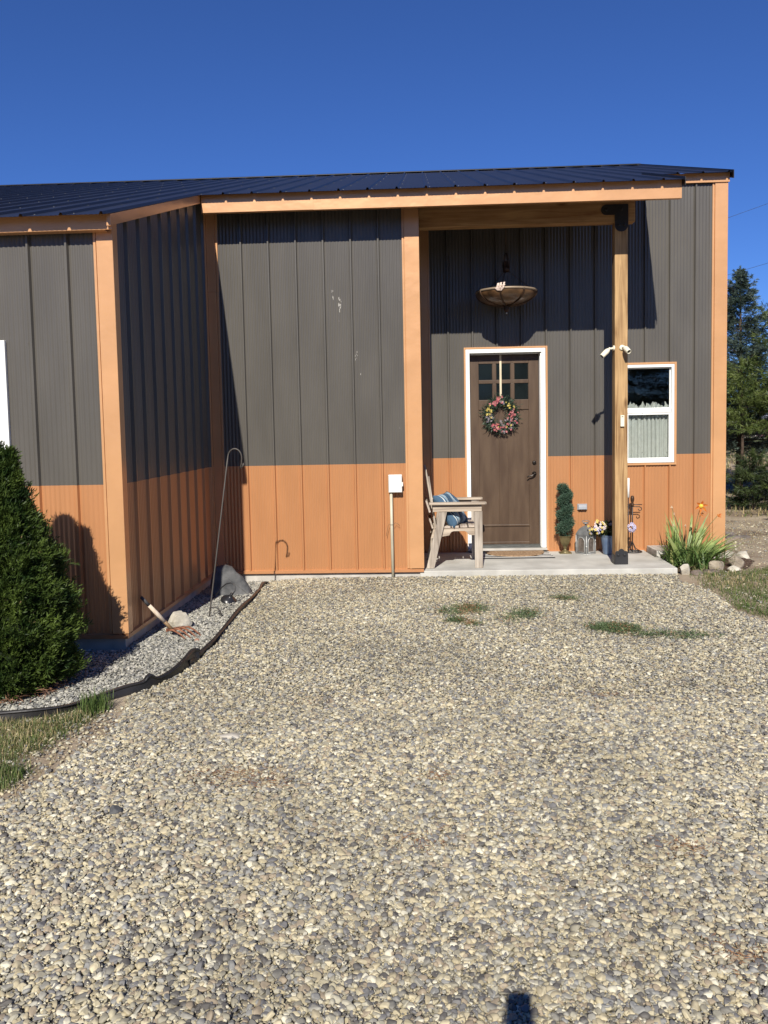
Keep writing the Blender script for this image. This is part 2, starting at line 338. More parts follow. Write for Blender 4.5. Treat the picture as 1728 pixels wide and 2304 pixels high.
# thin scatter of loose stones on the bare dirt beside the gravel
DIRT_POLY = [(-2.9, 2.6), (-2.05, 2.6), (-1.95, 3.3), (-1.78, 3.7), (-1.72, 4.1), (-1.82, 4.7), (-1.9, 5.1), (-2.2, 5.0), (-2.9, 4.6)]
g4 = sheet('gravel', np.arange(-3, -1.6, .04), np.arange(2.6, 5.2, .04), .002, gm, DIRT_POLY, kind='stuff'); scatter(g4, tancol, 1500, .4, 1.3, 4)
g4['label'] = 'loose pebbles scattered over bare dirt beside the grass'
DIRT2 = [(2.6, 8.6), (3.0, 7.6), (3.6, 8.3), (5.5, 10.5), (6.5, 14), (4.2, 15), (3.85, 10.6), (3.85, 9.9), (2.95, 9.2)]
g5 = sheet('gravel', np.arange(2.4, 6.6, .05), np.arange(7.5, 15, .05), .002, gm, DIRT2, kind='stuff'); scatter(g5, tancol, 260, .4, 1.6, 6)
g5['label'] = 'few loose stones on dry tan dirt right of the house'
# ------------------------------------------------------------------ house
R = .3048
DL, DM, DR = 6.435, 9.309, 10.56
XL, XM, XR = -2.377, -.025, 3.774
ZB, ZP = .129, 1.3275
def zr(y): return 4.212+.322*(y-8.86)
YRIDGE = 14.82
house = thing('house', 'metal house with dark bronze walls above copper lower walls and a covered porch', 'house', (0, 12, 0))
H = house
def prof(a, b, off, flute=.0027, rib=.027):
    """profile stations s in [a,b] with heights"""
    st = {a, b}
    k0 = math.floor((a-off)/R)-1
    for k in range(k0, k0+int((b-a)/R)+4):
        c = off+k*R
        for d in (-.0165, -.0075, -.004, .004, .0075, .0165): st.add(c+d)
        for j in range(1, 57): st.add(c+.0185+(R-.037)*j/57)
    out = []
    for s in sorted(st):
        if s < a-1e-9 or s > b+1e-9: continue
        r = (s-off+R/2) % R-R/2; ar = abs(r)
        if ar < .0165: h = rib*min(1, (.0165-ar)/.009)
        else:
            u = (r % R); h = flute*(1-math.cos(2*math.pi*(u-.0165)/((R-.033)/7)))
        out.append((s, h))
    return out
def siding(mb, kind, pos, sgn, a, b, z0, z1, off, mi=0):
    """kind 'Y': plane y=pos facing -Y, stations along X; kind 'X': plane x=pos facing +X, stations along Y"""
    P = prof(a, b, off); vs = []
    for s, h in P:
        zt = z1(s) if callable(z1) else z1
        if kind == 'Y': vs += [(s, pos-h, z0), (s, pos-h, zt)]
        else: vs += [(pos+h, s, z0), (pos+h, s, zt)]
    fs = [(2*i, 2*i+2, 2*i+3, 2*i+1) for i in range(len(P)-1)]
    mb.add(vs, fs, mi)
def screws(mb, kind, pos, a, b, off, zs, mi=1, side=-1):
    k0 = math.ceil((a-off)/R)
    for k in range(k0, int((b-off)/R)+1):
        s = off+k*R+side*.034
        if not a+.02 < s < b-.02: continue
        for z in zs:
            z = z+random.uniform(-.01, .01)
            if kind == 'Y': mb.lathe([(.0055, 0), (.0055, .004), (.003, .006), (0, .006)], (s, pos-.0005, z), 6, mi, False, axis=(0, -1, 0))
            else: mb.lathe([(.0055, 0), (.0055, .004), (.003, .006), (0, .006)], (pos+.0005, s, z), 6, mi, False, axis=(1, 0, 0))
O_M, O_D, O_L, O_S = -1.968, .3528, -2.7188, DL+.3237
topY = lambda y: zr(y)-.045
zs_lo = [.16, .55]; zs_hi = [1.36, 2.0, 2.75, 3.45]
# left block front wall, with its window opening
WLX0, WLX1, WLZ0, WLZ1 = -4.30, -3.235, 1.10, 2.47
lo = MB(); siding(lo, 'Y', DL, -1, -9, WLX0, ZB, ZP, O_L); siding(lo, 'Y', DL, -1, WLX0, WLX1, ZB, WLZ0, O_L); siding(lo, 'Y', DL, -1, WLX1, XL, ZB, ZP, O_L)
screws(lo, 'Y', DL, -3.2, XL, O_L, zs_lo)
lo.build('lower_siding', [COPPER, COPPER], H)
up = MB(); zt = topY(DL)
siding(up, 'Y', DL, -1, -9, WLX0, ZP, zt, O_L); siding(up, 'Y', DL, -1, WLX0, WLX1, WLZ1, zt, O_L); siding(up, 'Y', DL, -1, WLX1, XL, ZP, zt, O_L)
screws(up, 'Y', DL, -3.2, XL, O_L, [1.36, 1.98, 2.45, 3.0]); up.build('upper_siding', [BRONZE, BRONZE], H)
# side wall of the left block
lo = MB(); siding(lo, 'X', XL, 1, DL, DM, ZB, ZP, O_S); screws(lo, 'X', XL, DL, DM, O_S, zs_lo); lo.build('lower_siding', [COPPER, COPPER], H)
up = MB(); siding(up, 'X', XL, 1, DL, DM, ZP, topY, O_S); screws(up, 'X', XL, DL, DM, O_S, [1.36, 2.0, 2.75]); up.build('upper_siding', [BRONZE, BRONZE], H)
# middle wall
lo = MB(); siding(lo, 'Y', DM, -1, XL, XM, ZB, ZP, O_M); screws(lo, 'Y', DM, XL+.1, XM-.1, O_M, zs_lo); screws(lo, 'Y', DM, XL+.1, XM-.1, O_M, [.16, .62], side=1); lo.build('lower_siding', [COPPER, COPPER], H)
up = MB(); siding(up, 'Y', DM, -1, XL, XM, ZP, topY(DM), O_M); screws(up, 'Y', DM, XL+.1, XM-.1, O_M, zs_hi); up.build('upper_siding', [BRONZE, BRONZE], H)
# porch side wall (faces right)
lo = MB(); siding(lo, 'X', XM, 1, DM, DR, ZB, ZP, DM+.25); lo.build('lower_siding', COPPER, H)
up = MB(); siding(up, 'X', XM, 1, DM, DR, ZP, topY, DM+.25); up.build('upper_siding', BRONZE, H)
# entry wall with door and window openings
DX0, DX1, DZ1 = .612, 1.494, 2.62
CX0, CX1, CZ1 = .545, 1.583, 2.705      # outside of the door casing
WX0, WX1, WZ0, WZ1 = 2.50, 3.171, 1.197, 2.471
lo = MB()
siding(lo, 'Y', DR, -1, XM, CX0, ZB, ZP, O_D); screws(lo, 'Y', DR, .1, CX0, O_D, [.25, .8]); lo.build('lower_siding', [COPPER, COPPER], H)
lo = MB(); siding(lo, 'Y', DR, -1, CX1, WX0, ZB, ZP, O_D)
siding(lo, 'Y', DR, -1, WX0, WX1, ZB, WZ0, O_D); siding(lo, 'Y', DR, -1, WX1, XR, ZB, ZP, O_D)
screws(lo, 'Y', DR, CX1, XR-.15, O_D, [.25, .80]); lo.build('lower_siding', [COPPER, COPPER], H)
up = MB(); zt = topY(DR)
siding(up, 'Y', DR, -1, XM, CX0, ZP, zt, O_D); siding(up, 'Y', DR, -1, CX0, CX1, CZ1, zt, O_D); siding(up, 'Y', DR, -1, CX1, WX0, ZP, zt, O_D)
siding(up, 'Y', DR, -1, WX0, WX1, WZ1, zt, O_D); siding(up, 'Y', DR, -1, WX1, XR, ZP, zt, O_D)
screws(up, 'Y', DR, .1, CX0, O_D, [1.36, 1.9, 2.55]); screws(up, 'Y', DR, CX1, XR-.15, O_D, [1.36, 1.85, 2.5, 3.5]); up.build('upper_siding', [BRONZE, BRONZE], H)
# bird droppings and scuffs on the upper wall
st = MB()
def splat(x, z, w, h, y, n=7):
    st = MB()
    for i in range(n):
        cx = x+random.gauss(0, w*.35); cz = z-random.random()*h; rw = w*random.uniform(.12, .4); rh = h*random.uniform(.05, .22)
        pts = [(cx+rw*random.uniform(.5, 1.1)*math.cos(a), cz+rh*random.uniform(.5, 1.1)*math.sin(a)) for a in np.linspace(0, 6.28, 9)[:-1]]
        st.prism(pts, 'Y', y-.0044-i*.0001, y-.0024-i*.0001)
    st.build('white_stain', DROP, H)
DROP = pm('dropping', (.34, .325, .295), .8, 0, .2, var=.2, vs=60)
splat(-.959, 3.28, .016, .12, DM, 4); splat(-.880, 3.17, .028, .15, DM, 9); splat(-.895, 2.93, .012, .03, DM, 2)
splat(-.705, 2.58, .018, .10, DM, 7); splat(-.675, 2.40, .018, .08, DM, 3); splat(-.24, 1.75, .006, .03, DM, 2)
# dark core behind the siding, foundation
CORE = pm('wall_core', (.05, .045, .04), .8, 0, .2)
def core_prism(mb, x0, x1, y0, z0=-.25):
    mb.prism([(y0, z0), (19.2, z0), (19.2, zr(YRIDGE)-.06-.322*(19.2-YRIDGE)), (YRIDGE, zr(YRIDGE)-.06), (y0, zr(y0)-.06)], 'X', x0, x1)
c = MB(); core_prism(c, -8.98, XL-.03, DL+.42); core_prism(c, XL-.03, XM-.03, DM+.03); core_prism(c, XM-.03, XR-.02, DR+1.8)
c.box(XL-.06, XL-.03, DL+.03, DL+.42, 0, topY(DL)-.01); c.box(XM-.03, XM-.012, DM+.03, DR+1.8, .14, topY(DM)); c.box(XR-.05, XR-.02, DR+.02, DR+1.8, .1, topY(DR)); c.box(XM, XR-.05, DR+.3, DR+1.8, -.1, .15); c.box(-8.98, -8.95, DL+.02, DL+.42, 0, topY(DL))
c.build('wall', CORE, H)
f = MB(); f.box(-8.99, XL-.012, DL+.012, DL+.2, -.25, ZB+.004); f.box(XL-.2, XL-.010, DL+.2, DM+.2, -.25, ZB+.004)
f.box(XL-.01, XM-.012, DM+.012, DM+.2, -.25, ZB+.004); f.box(XM+.001, XR-.012, DR+.012, DR+.3, -.25, ZB+.004); f.box(XR-.15, XR-.012, DR+.3, 19, -.25, ZB+.3)
f.build('foundation', CONC, H, bevel=.004)
# flashing
fl = MB()
def flash(kind, pos, a, b):
    pr = [(0, ZB+.012), (-.026, ZB+.002), (-.028, ZB-.028), (-.022, ZB-.030), (0.008, ZB-.020)]
    if kind == 'Y': fl.prism([(pos+p, q) for p, q in pr], 'X', a, b)
    else: fl.prism([(pos-p, q) for p, q in pr], 'Y', a, b)
flash('Y', DL, -9, XL+.027); flash('X', XL, DL-.02, DM-.03); flash('Y', DM, XL+.03, XM+.028); flash('X', XM, DM-.01, DR-.03)
flash('Y', DR, XM+.03, CX0-.002); flash('Y', DR, CX1+.002, XR+.026)
fl.build('base_flashing', COPPER, H)
# corner trims
def trim_front(mb, pos, a, b, z0, z1, lipside=-1):
    """flat corner trim on a wall facing -Y from x=a to b, raised lip on one side"""
    l = .020
    if lipside < 0:
        mb.box(a, a+l, pos-.022, pos+.002, z0, z1); mb.box(a+l, a+l+.008, pos-.012, pos+.002, z0, z1); mb.box(a+l+.008, b, pos-.032, pos+.002, z0, z1)
    else:
        mb.box(b-l, b, pos-.022, pos+.002, z0, z1); mb.box(b-l-.008, b-l, pos-.012, pos+.002, z0, z1); mb.box(a, b-l-.008, pos-.032, pos+.002, z0, z1)
def trim_side(mb, pos, a, b, z0, z1a, z1b, lipside=1):
    l = .02
    def pr(y0, y1, h):
        f0 = z1a+(z1b-z1a)*(y0-a)/(b-a); f1 = z1a+(z1b-z1a)*(y1-a)/(b-a)
        mb.prism([(y0, z0), (y1, z0), (y1, f1), (y0, f0)], 'X', pos-.001, pos+h)
    if lipside > 0: pr(a, b-l-.008, .032); pr(b-l-.008, b-l, .012); pr(b-l, b, .022)
    else: pr(a, a+l, .022); pr(a+l, a+l+.008, .012); pr(a+l+.008, b, .032)
z0 = ZB+.014
t = MB(); trim_front(t, DL, -2.502, XL+.0305, z0, topY(DL)+.002); trim_side(t, XL, DL-.0315, DL+.10, z0, topY(DL), topY(DL+.1)); t.build('corner_trim', TRIM, H, bevel=.002)
t = MB(); trim_side(t, XL, DM-.12, DM-.034, z0, topY(DM-.12), topY(DM), -1)
trim_front(t, DM, XL+.033, XL+.150, z0, 3.27, 1); trim_front(t, DM-.0015, XL+.033, XL+.152, 3.272, topY(DM), 1); t.build('inside_corner_trim', TRIM, H, bevel=.002)
t = MB(); trim_front(t, DM, -.182, XM+.0305, z0, topY(DM)+.002); trim_side(t, XM, DM-.0315, DM+.11, z0, topY(DM), topY(DM+.1)); t.build('corner_trim', TRIM, H, bevel=.002)
t = MB(); trim_front(t, DR, XM+.033, .128, z0, topY(DR), 1); t.build('inside_corner_trim', TRIM, H, bevel=.002)
t = MB(); trim_front(t, DR, 3.595, XR+.004, z0, topY(DR)+.002); trim_side(t, XR-.03, DR-.0315, DR+.15, z0, topY(DR), topY(DR+.1)); t.build('corner_trim', TRIM, H, bevel=.002)
# roof
ro = MB(); ROFF = -2.045
def roofsheet(x0, x1, y0, y1, fn):
    P = prof(x0, x1, ROFF, flute=.0009, rib=.021); vs = []
    for s, h in P: vs += [(s, y0, fn(y0)+h), (s, y1, fn(y1)+h)]
    ro.add(vs, [(2*i, 2*i+2, 2*i+3, 2*i+1) for i in range(len(P)-1)])
roofsheet(-9.3, -2.305, 6.20, YRIDGE, zr); roofsheet(-2.305, 2.745, 8.86, YRIDGE, zr); roofsheet(2.745, 3.80, 10.42, YRIDGE, zr)
back = lambda y: zr(YRIDGE)-.322*(y-YRIDGE)
roofsheet(-9.3, 3.80, YRIDGE, 19.5, back)
zz = zr(YRIDGE)
ro.prism([(YRIDGE-.16, zz-.05+.03), (YRIDGE, zz+.034), (YRIDGE+.16, zz-.02), (YRIDGE+.16, zz-.028), (YRIDGE, zz+.028), (YRIDGE-.16, zz-.028)], 'X', -9.3, 3.805)
k0 = math.ceil((-9.2-ROFF)/R)
for k in range(k0, int((3.75-ROFF)/R)+1):
    x = ROFF+k*R+.04; ys = 6.35 if x < -2.33 else (9.0 if x < 2.7 else 10.55)
    for y in np.arange(ys, YRIDGE, 1.05): ro.lathe([(.006, 0), (.006, .002), (.004, .004), (0, .005)], (x, float(y), zr(y)), 6, 1, False)
ro.build('roof', [ROOFM, pm('screw_head', (.22, .22, .22), .4, .4)], H)
# roof edge trims
rt = MB()
def rakeb(mb, x0, x1, y0, y1, h, top=-.004):
    mb.prism([(y0, zr(y0)+top-h), (y1, zr(y1)+top-h), (y1, zr(y1)+top), (y0, zr(y0)+top)], 'X', x0, x1)
rakeb(rt, 2.746, 2.752, 8.862, 10.56, .085, .028); rakeb(rt, 3.801, 3.808, 10.42, YRIDGE, .10, .028)
rt.build('rake_trim', ROOFM, H)
ft = MB()
rakeb(ft, XL+.034, -2.312, 6.285, 8.945, .088); ft.build('rake_trim', TRIM, H, bevel=.002)
ft = MB(); ft.box(-9.2, -2.3135, 6.315, 6.328, 3.270, zr(6.31)-.004); ft.box(-9.2, XL-.0, 6.328, DL-.034, 3.268, 3.276); ft.build('fascia', TRIM, H, bevel=.002)
ft = MB(); ft.box(-2.305, -1.10, 8.948, 8.962, 4.048, zr(8.95)-.006); ft.box(-1.105, 2.738, 8.945, 8.9605, 4.045, zr(8.95)-.007); ft.box(-2.305, 2.738, 8.962, 9.02, 4.05, 4.058)
ft.box(2.724, 2.738, 8.961, 9.02, 4.058, zr(8.97)-.01)
ft.build('fascia', TRIM, H, bevel=.002)
ft = MB(); ft.box(2.76, 3.79, 10.512, 10.524, 4.625, zr(10.51)-.006); ft.build('fascia', TRIM, H, bevel=.002)
# porch beam, post, brackets, rafters
b_ = MB(); b_.box(XM+.034, 2.415, 9.556, 9.70, 3.965, 4.20); b_.build('porch_beam', BEAMW, H, bevel=.006)
for xx in (.25, .86, 1.47, 2.08, 2.62):
    rf = MB()
    rf.prism([(8.97, zr(8.97)-.145), (DR-.02, zr(DR)-.145), (DR-.02, zr(DR)-.01), (8.97, zr(8.97)-.01)], 'X', xx, xx+.038)
    rf.build('rafter', BEAMW, H)
for xx in (-2.2, -1.6, -1.0, -.4):
    rf = MB()
    rf.prism([(8.97, zr(8.97)-.14), (DM-.02, zr(DM)-.14), (DM-.02, zr(DM)-.01), (8.97, zr(8.97)-.01)], 'X', xx, xx+.038)
    rf.build('rafter', BEAMW, H)
PX0, PX1, PY0, PY1 = 2.190, 2.334, 9.552, 9.698
b_ = MB(); b_.box(PX0, PX1, PY0+.004, PY1, .115, 3.965); post = b_.build('porch_post', POSTW, H, bevel=.007)
def arcpts(cx, cz, r, a0, a1, n=8): return [(cx+r*math.cos(math.radians(a0+(a1-a0)*i/n)), cz+r*math.sin(math.radians(a0+(a1-a0)*i/n))) for i in range(n+1)]
br = MB()
x0, x1 = PX0-.002, PX1+.002; cx = (x0+x1)/2
pts = [(x0, 4.155), (x0-.09, 4.155)]+arcpts(x0-.095, 4.098, .057, 90, 270, 10)+[(x0, 4.041)]+[(x0, 3.93)]+arcpts(cx, 3.93, (x1-x0)/2, 180, 360, 12)+[(x1, 4.155)]
br.prism(pts, 'Y', 9.544, 9.5545)
for bx, bz in ((x0-.095, 4.098), (cx, 4.098), (cx-.03, 3.93), (cx+.03, 3.93)): br.lathe([(.016, 0), (.015, .008), (.008, .013), (0, .013)], (bx, 9.544, bz), 12, 0, True, axis=(0, -1, 0))
br.build('post_bracket', BLACKM, H, bevel=.001)
br = MB()
pts = [(x0, .117), (x1, .117), (x1, .245)]+arcpts(x1-.026, .248, .022, 0, 90, 4)+arcpts(cx, .262, .033, 10, 170, 8)+arcpts(x0+.026, .248, .022, 90, 180, 4)
br.prism(pts, 'Y', 9.546, 9.5555); br.box(x0-.004, x0+.0015, 9.556, 9.70, .117, .225); br.box(x1-.0015, x1+.004, 9.556, 9.70, .117, .225)
for bx in (cx-.036, cx+.036): br.lathe([(.017, 0), (.016, .008), (.009, .014), (0, .014)], (bx, 9.546, .225), 12, 0, True, axis=(0, -1, 0))
br.build('post_bracket', BLACKM, H, bevel=.001)
# door
def frame_prism(mb, x0, x1, z0, z1, w, y0, y1, bottom=True, mi=0):
    mb.box(x0, x0+w, y0, y1, z0, z1, mi); mb.box(x1-w, x1, y0, y1, z0, z1, mi); mb.box(x0+w, x1-w, y0, y1, z1-w, z1, mi)
    if bottom: mb.box(x0+w, x1-w, y0, y1, z0, z0+w, mi)
door = MB(); Y0 = 10.662
door.box(DX0+.004, DX1-.004, Y0+.014, Y0+.045, .205, DZ1-.003)
sx = [DX0+.004, .733, 1.363, DX1-.004]
for a, b, c0, d0 in [(sx[0], sx[1], .205, DZ1-.003), (sx[2], sx[3], .205, DZ1-.003), (sx[1], sx[2], 2.508, DZ1-.003), (sx[1], sx[2], 1.926, 2.052),
                     (sx[1], sx[2], 2.258, 2.304), (sx[1], sx[2], .205, .236), (sx[1], sx[2], .436, .458),
                     (.910, .956, 2.052, 2.258), (.910, .956, 2.304, 2.508), (1.138, 1.184, 2.052, 2.258), (1.138, 1.184, 2.304, 2.508), (.985, 1.098, .458, 1.926)]:
    door.box(a, b, Y0, Y0+.0145, c0, d0)
dd = door.build('door', DOORM, H, bevel=.0035)
for i in range(3):
    for zz0 in (2.052, 2.304):
        a, b = [(.733, .910), (.956, 1.138), (1.184, 1.363)][i]
        p = MB(); p.box(a+.004, b-.004, Y0+.008, Y0+.0135, zz0+.003, zz0+.203); p.build('pane', pm('door_glass', (.008, .011, .011), .08, 0, .3, var=.2), dd)
BRZ = pm('dark_bronze_metal', (.03, .025, .022), .3, .6, .5, var=.2)
h = MB(); h.lathe([(.026, 0), (.025, .012), (.018, .02), (.012, .022), (0, .022)], (1.428, Y0, 1.247), 18, 0, True, axis=(0, -1, 0)); h.build('deadbolt', BRZ, dd)
h = MB(); h.lathe([(.028, 0), (.027, .012), (.016, .022), (.013, .05), (0, .052)], (1.427, Y0, 1.108), 18, 0, True, axis=(0, -1, 0))
h.tube([(1.427, Y0-.045, 1.106), (1.405, Y0-.05, 1.09), (1.375, Y0-.05, 1.078), (1.35, Y0-.05, 1.078), (1.332, Y0-.05, 1.062)], [.012, .011, .009, .008, .006], 8); h.build('handle', BRZ, dd)
cs = MB(); frame_prism(cs, CX0+.022, CX1-.026, .175, CZ1-.024, .048, DR-.034, DR+.03, False)
cs.box(DX0-.012, DX0+.002, DR+.03, 10.70, .17, DZ1+.012); cs.box(DX1-.002, DX1+.012, DR+.03, 10.70, .17, DZ1+.012); cs.box(DX0-.01, DX1+.01, DR+.03, 10.70, DZ1-.001, DZ1+.012)
cs.box(DX1+.002, CX1-.070, DR-.02, DR+.03, .175, DZ1)
cs.build('door_casing', WHITE, H, bevel=.003)
ct = MB(); frame_prism(ct, CX0, CX1, ZB+.01, CZ1, .022, DR-.036, DR+.01, False); ct.build('door_trim', TRIM, H, bevel=.002)
ts = MB(); ts.box(CX0+.02, CX1-.02, 10.50, 10.66, .145, .172); ts.build('threshold', CONC, H, bevel=.004)
ts = MB(); ts.prism([(10.56, .172), (10.662, .172), (10.662, .206), (10.60, .200)], 'X', DX0+.001, DX1-.001); ts.build('door_sweep', pm('grey_sill', (.10, .105, .10), .5, .2, .5, var=.3, vs=15, stretch=(1, 5, 5)), H)
bl = MB(); bl.prism(arcpts(1.527, 1.342, .010, 0, 180, 8)+arcpts(1.527, 1.300, .010, 180, 360, 8), 'Y', DR-.043, DR-.0335); bell = bl.build('doorbell', pm('bell_white', (.7, .72, .7), .35), H, bevel=.002)
# right window
CURT = pm('curtain_cloth', (.58, .59, .57), .85, 0, .1, var=.06, vs=20, trans=.25)
def window(parent, x0, x1, z0, z1, Y, curtain=True, trim=True):
    wd = MB()
    fw = .034 if trim else .075
    e = .027 if trim else 0
    frame_prism(wd, x0+e, x1-e, z0+(.03 if trim else 0), z1-e, fw, Y-.030, Y+.05)
    zm = z0+.53*(z1-z0)
    wd.box(x0+.03+fw, x1-.03-fw, Y-.012, Y+.03, zm-.024, zm+.026)
    frame_prism(wd, x0+.026+fw, x1-.026-fw, z0+.03+fw, zm-.022, .026, Y-.004, Y+.028)
    frame_prism(wd, x0+.026+fw, x1-.026-fw, zm+.024, z1-.027-fw, .014, Y+.018, Y+.034)
    wo = wd.build('window', WHITE, parent, bevel=.0025)
    if trim:
        t = MB(); frame_prism(t, x0, x1, z0, z1, .025, Y-.034, Y+.01); t.build('window_trim', TRIM, wo, bevel=.002)
    g = MB(); g.box(x0+.08, x1-.08, Y+.010, Y+.014, z0+.08, zm-.03); g.build('pane', GLASS, wo)
    g = MB(); g.box(x0+.07, x1-.07, Y+.022, Y+.026, zm+.03, z1-.07); g.build('pane', GLASS, wo)
    if curtain:
        c = MB(); nx = 160; cy = Y+.075; vs = []; fs = []
        for j in range(2):
            pass
        rows = [z0+.05, z0+.25, zm-.05, zm-.025, zm-.005, None]
        for i in range(nx+1):
            u = i/nx; x = x0+.04+(x1-x0-.08)*u
            fold = .014*math.sin(u*70+2*math.sin(u*9))+.008*math.sin(u*151+1)
            ruf = .055+.026*math.sin(u*39+2.2*math.sin(u*13))+.012*math.sin(u*95)
            for r_, z in enumerate(rows):
                zz = zm+.03+ruf if z is None else z
                k = (1.0, 1.0, 1.0, .35, .35, 1.5)[r_]
                vs.append((x, cy+fold*k-(.01 if z is None else 0), zz))
        nr = len(rows)
        for i in range(nx):
            for r_ in range(nr-1): fs.append((i*nr+r_, (i+1)*nr+r_, (i+1)*nr+r_+1, i*nr+r_+1))
        c.add(vs, fs, 0, True); c.build('curtain', CURT, wo)
        rd = MB(); rd.tube([(x0+.03, cy+.012, zm-.015), (x1-.03, cy+.012, zm-.015)], .006, 8); rd.build('curtain_rod', BLACKM, wo)
    return wo
window(H, WX0, WX1, WZ0, WZ1, DR)
window(H, WLX0, WLX1, WLZ0, WLZ1, DL, trim=False)
# outlet cover on the entry wall
v = MB(); v.box(1.947, 2.069, DR-.028, DR-.001, .645, .722); v.prism([(DR-.028, .722), (DR-.055, .70), (DR-.06, .655), (DR-.028, .647)], 'X', 1.957, 2.059)
v.build('outlet_cover', pm('grey_plastic', (.33, .35, .38), .35, .2, .5, var=.1), H, bevel=.004)
# porch slab
sl = MB()
def slabz(y): return .109+(y-9.31)*.013
sl.prism([(9.30, -.15), (9.30, slabz(9.3)), (10.585, slabz(10.585)), (10.585, -.15)], 'X', XM-.015, 2.775)
sl.prism([(9.302, -.15), (9.302, slabz(9.302)-.0005), (10.04, slabz(10.04)-.0005), (10.04, -.15)], 'X', 2.772, 2.822)
SLABM = pm('porch_concrete', (.39, .38, .345), .85, 0, .25, col2=(.53, .52, .475), vs=3.2, detail=9, bump=.25, bs=120, bdist=.003)
sl.build('porch_slab', SLABM, None, bevel=.008, kind='structure')
# ------------------------------------------------------------------ things on and around the porch
# hanging bowl lamp
LX, LY, LZ = 1.040, 10.13, 3.315
lamp = thing('pendant_lamp', 'wide bronze bowl lamp hanging on chains from the porch roof above the door', 'lamp', (LX, LY, LZ))
AMB = pm('amber_glass', (.06, .032, .015), .35, .1, .6, col2=(.17, .09, .04), vs=9, detail=6, coat=.4, bump=.1, bs=40)
RUST = pm('rusty_bronze', (.035, .02, .013), .5, .5, .5, col2=(.10, .055, .03), vs=14, detail=6, bump=.2, bs=60)
Rb = .362
bp_ = [(Rb*math.sin(a)**.9, -.160*math.cos(a)) for a in np.linspace(.06, math.pi/2, 14)]
m = MB(); m.lathe([(max(r-.008, 0), z+.006) for r, z in bp_[::-1]]+[(r, z) for r, z in bp_], (LX, LY, LZ), 48, 0); m.build('bowl', AMB, lamp)
m = MB()
m.lathe([(Rb-.010, -.012), (Rb+.006, -.012), (Rb+.009, 0), (Rb+.004, .012), (Rb-.010, .010), (Rb-.010, -.012)], (LX, LY, LZ), 48); m.build('rim', pm('sunlit_rim', (.30, .23, .16), .5, .3), lamp)  # rim colour lightened to paint the sun-lit highlight along the bowl's edge
for i in range(8):
    a = math.pi/8+i*math.pi/4+.1; m = MB()
    m.tube([(LX+(r+.003)*math.cos(a), LY+(r+.003)*math.sin(a), LZ+z-.002) for r, z in bp_], .011, 6); m.build('rib', RUST, lamp)
ORN = pm('pale_ornament', (.55, .43, .36), .5, .1)
for i, a in enumerate((-1.85, -1.85+2.094, -1.85-2.094)):
    m = MB(); c, s_ = math.cos(a), math.sin(a)
    def Q(u, r, z): return (LX+r*c-u*s_, LY+r*s_+u*c, LZ+z)
    for u0, u1, z0_, z1_ in ((-.05, -.025, .0, .055), (-.018, .006, .0, .06), (.02, .04, .0, .062), (-.05, .045, .018, .034), (-.03, .03, -.012, .012)):
        vs = [Q(u0, Rb+.010, z0_), Q(u1, Rb+.010, z0_), Q(u1+.012, Rb-.004, z1_), Q(u0+.012, Rb-.004, z1_)]; vs += [Q(u0, Rb+.004, z0_), Q(u1, Rb+.004, z0_), Q(u1+.012, Rb-.010, z1_), Q(u0+.012, Rb-.010, z1_)]
        m.add(vs, [(0, 1, 2, 3), (7, 6, 5, 4), (0, 4, 5, 1), (1, 5, 6, 2), (2, 6, 7, 3), (3, 7, 4, 0)])
    m.add([Q(-.07, Rb+.012, .0), Q(.05, Rb+.012, .005), Q(.01, Rb+.008, -.035), Q(-.04, Rb+.008, -.03), Q(-.07, Rb+.006, .0), Q(.05, Rb+.006, .005), Q(.01, Rb+.002, -.035), Q(-.04, Rb+.002, -.03)], [(0, 1, 2, 3), (7, 6, 5, 4), (0, 4, 5, 1), (1, 5, 6, 2), (2, 6, 7, 3), (3, 7, 4, 0)])
    m.build('ornament', ORN if i == 0 else RUST, lamp)
    ch = MB(); p0 = Vector(Q(0, Rb-.01, .02)); p1 = Vector((LX+.028*c, LY+.028*s_, LZ+.245)); n = 14
    for k in range(n):
        q0 = p0.lerp(p1, k/n); q1 = p0.lerp(p1, (k+1.25)/n); d = (q1-q0); sd = d.cross(Vector((0, 0, 1)) if k % 2 else Vector((c, s_, 0))).normalized()*.006
        ch.tube([q0, q0.lerp(q1, .2)+sd, q0.lerp(q1, .8)+sd, q1, q0.lerp(q1, .8)-sd, q0.lerp(q1, .2)-sd, q0], .0022, 5)
    ch.build('chain', RUST, lamp)
m = MB(); m.lathe([(0, .235), (.03, .235), (.042, .25), (.044, .285), (.036, .29), (.036, .345), (.03, .36), (.0, .362)], (LX, LY, LZ), 20)
for k in range(6):
    a = k*math.pi/3; m.tube([(LX+.038*math.cos(a), LY+.038*math.sin(a), LZ+.29), (LX+.044*math.cos(a), LY+.044*math.sin(a), LZ+.35), (LX+.02*math.cos(a), LY+.02*math.sin(a), LZ+.42), (LX+.008*math.cos(a), LY+.008*math.sin(a), LZ+.46)], .004, 5)
m.build('hub', RUST, lamp)
m = MB(); m.tube([(LX, LY, LZ+.45), (LX, LY, zr(LY)-.05)], .006, 6); m.lathe([(0, -.07), (.05, -.06), (.06, -.045), (.06, -.02)], (LX, LY, zr(LY)), 16); m.build('hanging_rod', RUST, lamp)
m = MB(); m.lathe([(0, -.285), (.006, -.275), (.009, -.25), (.007, -.24), (.03, -.222), (.036, -.20), (.028, -.175), (.045, -.158), (0, -.155)], (LX, LY, LZ), 18); m.build('finial', RUST, lamp)
m = MB(); m.lathe([(0, -.262), (.008, -.256), (.010, -.246), (0, -.236)], (LX+.001, LY-.004, LZ), 10); m.build('finial_tip', pm('bright_tip', (.8, .78, .7), .2, .3), lamp)
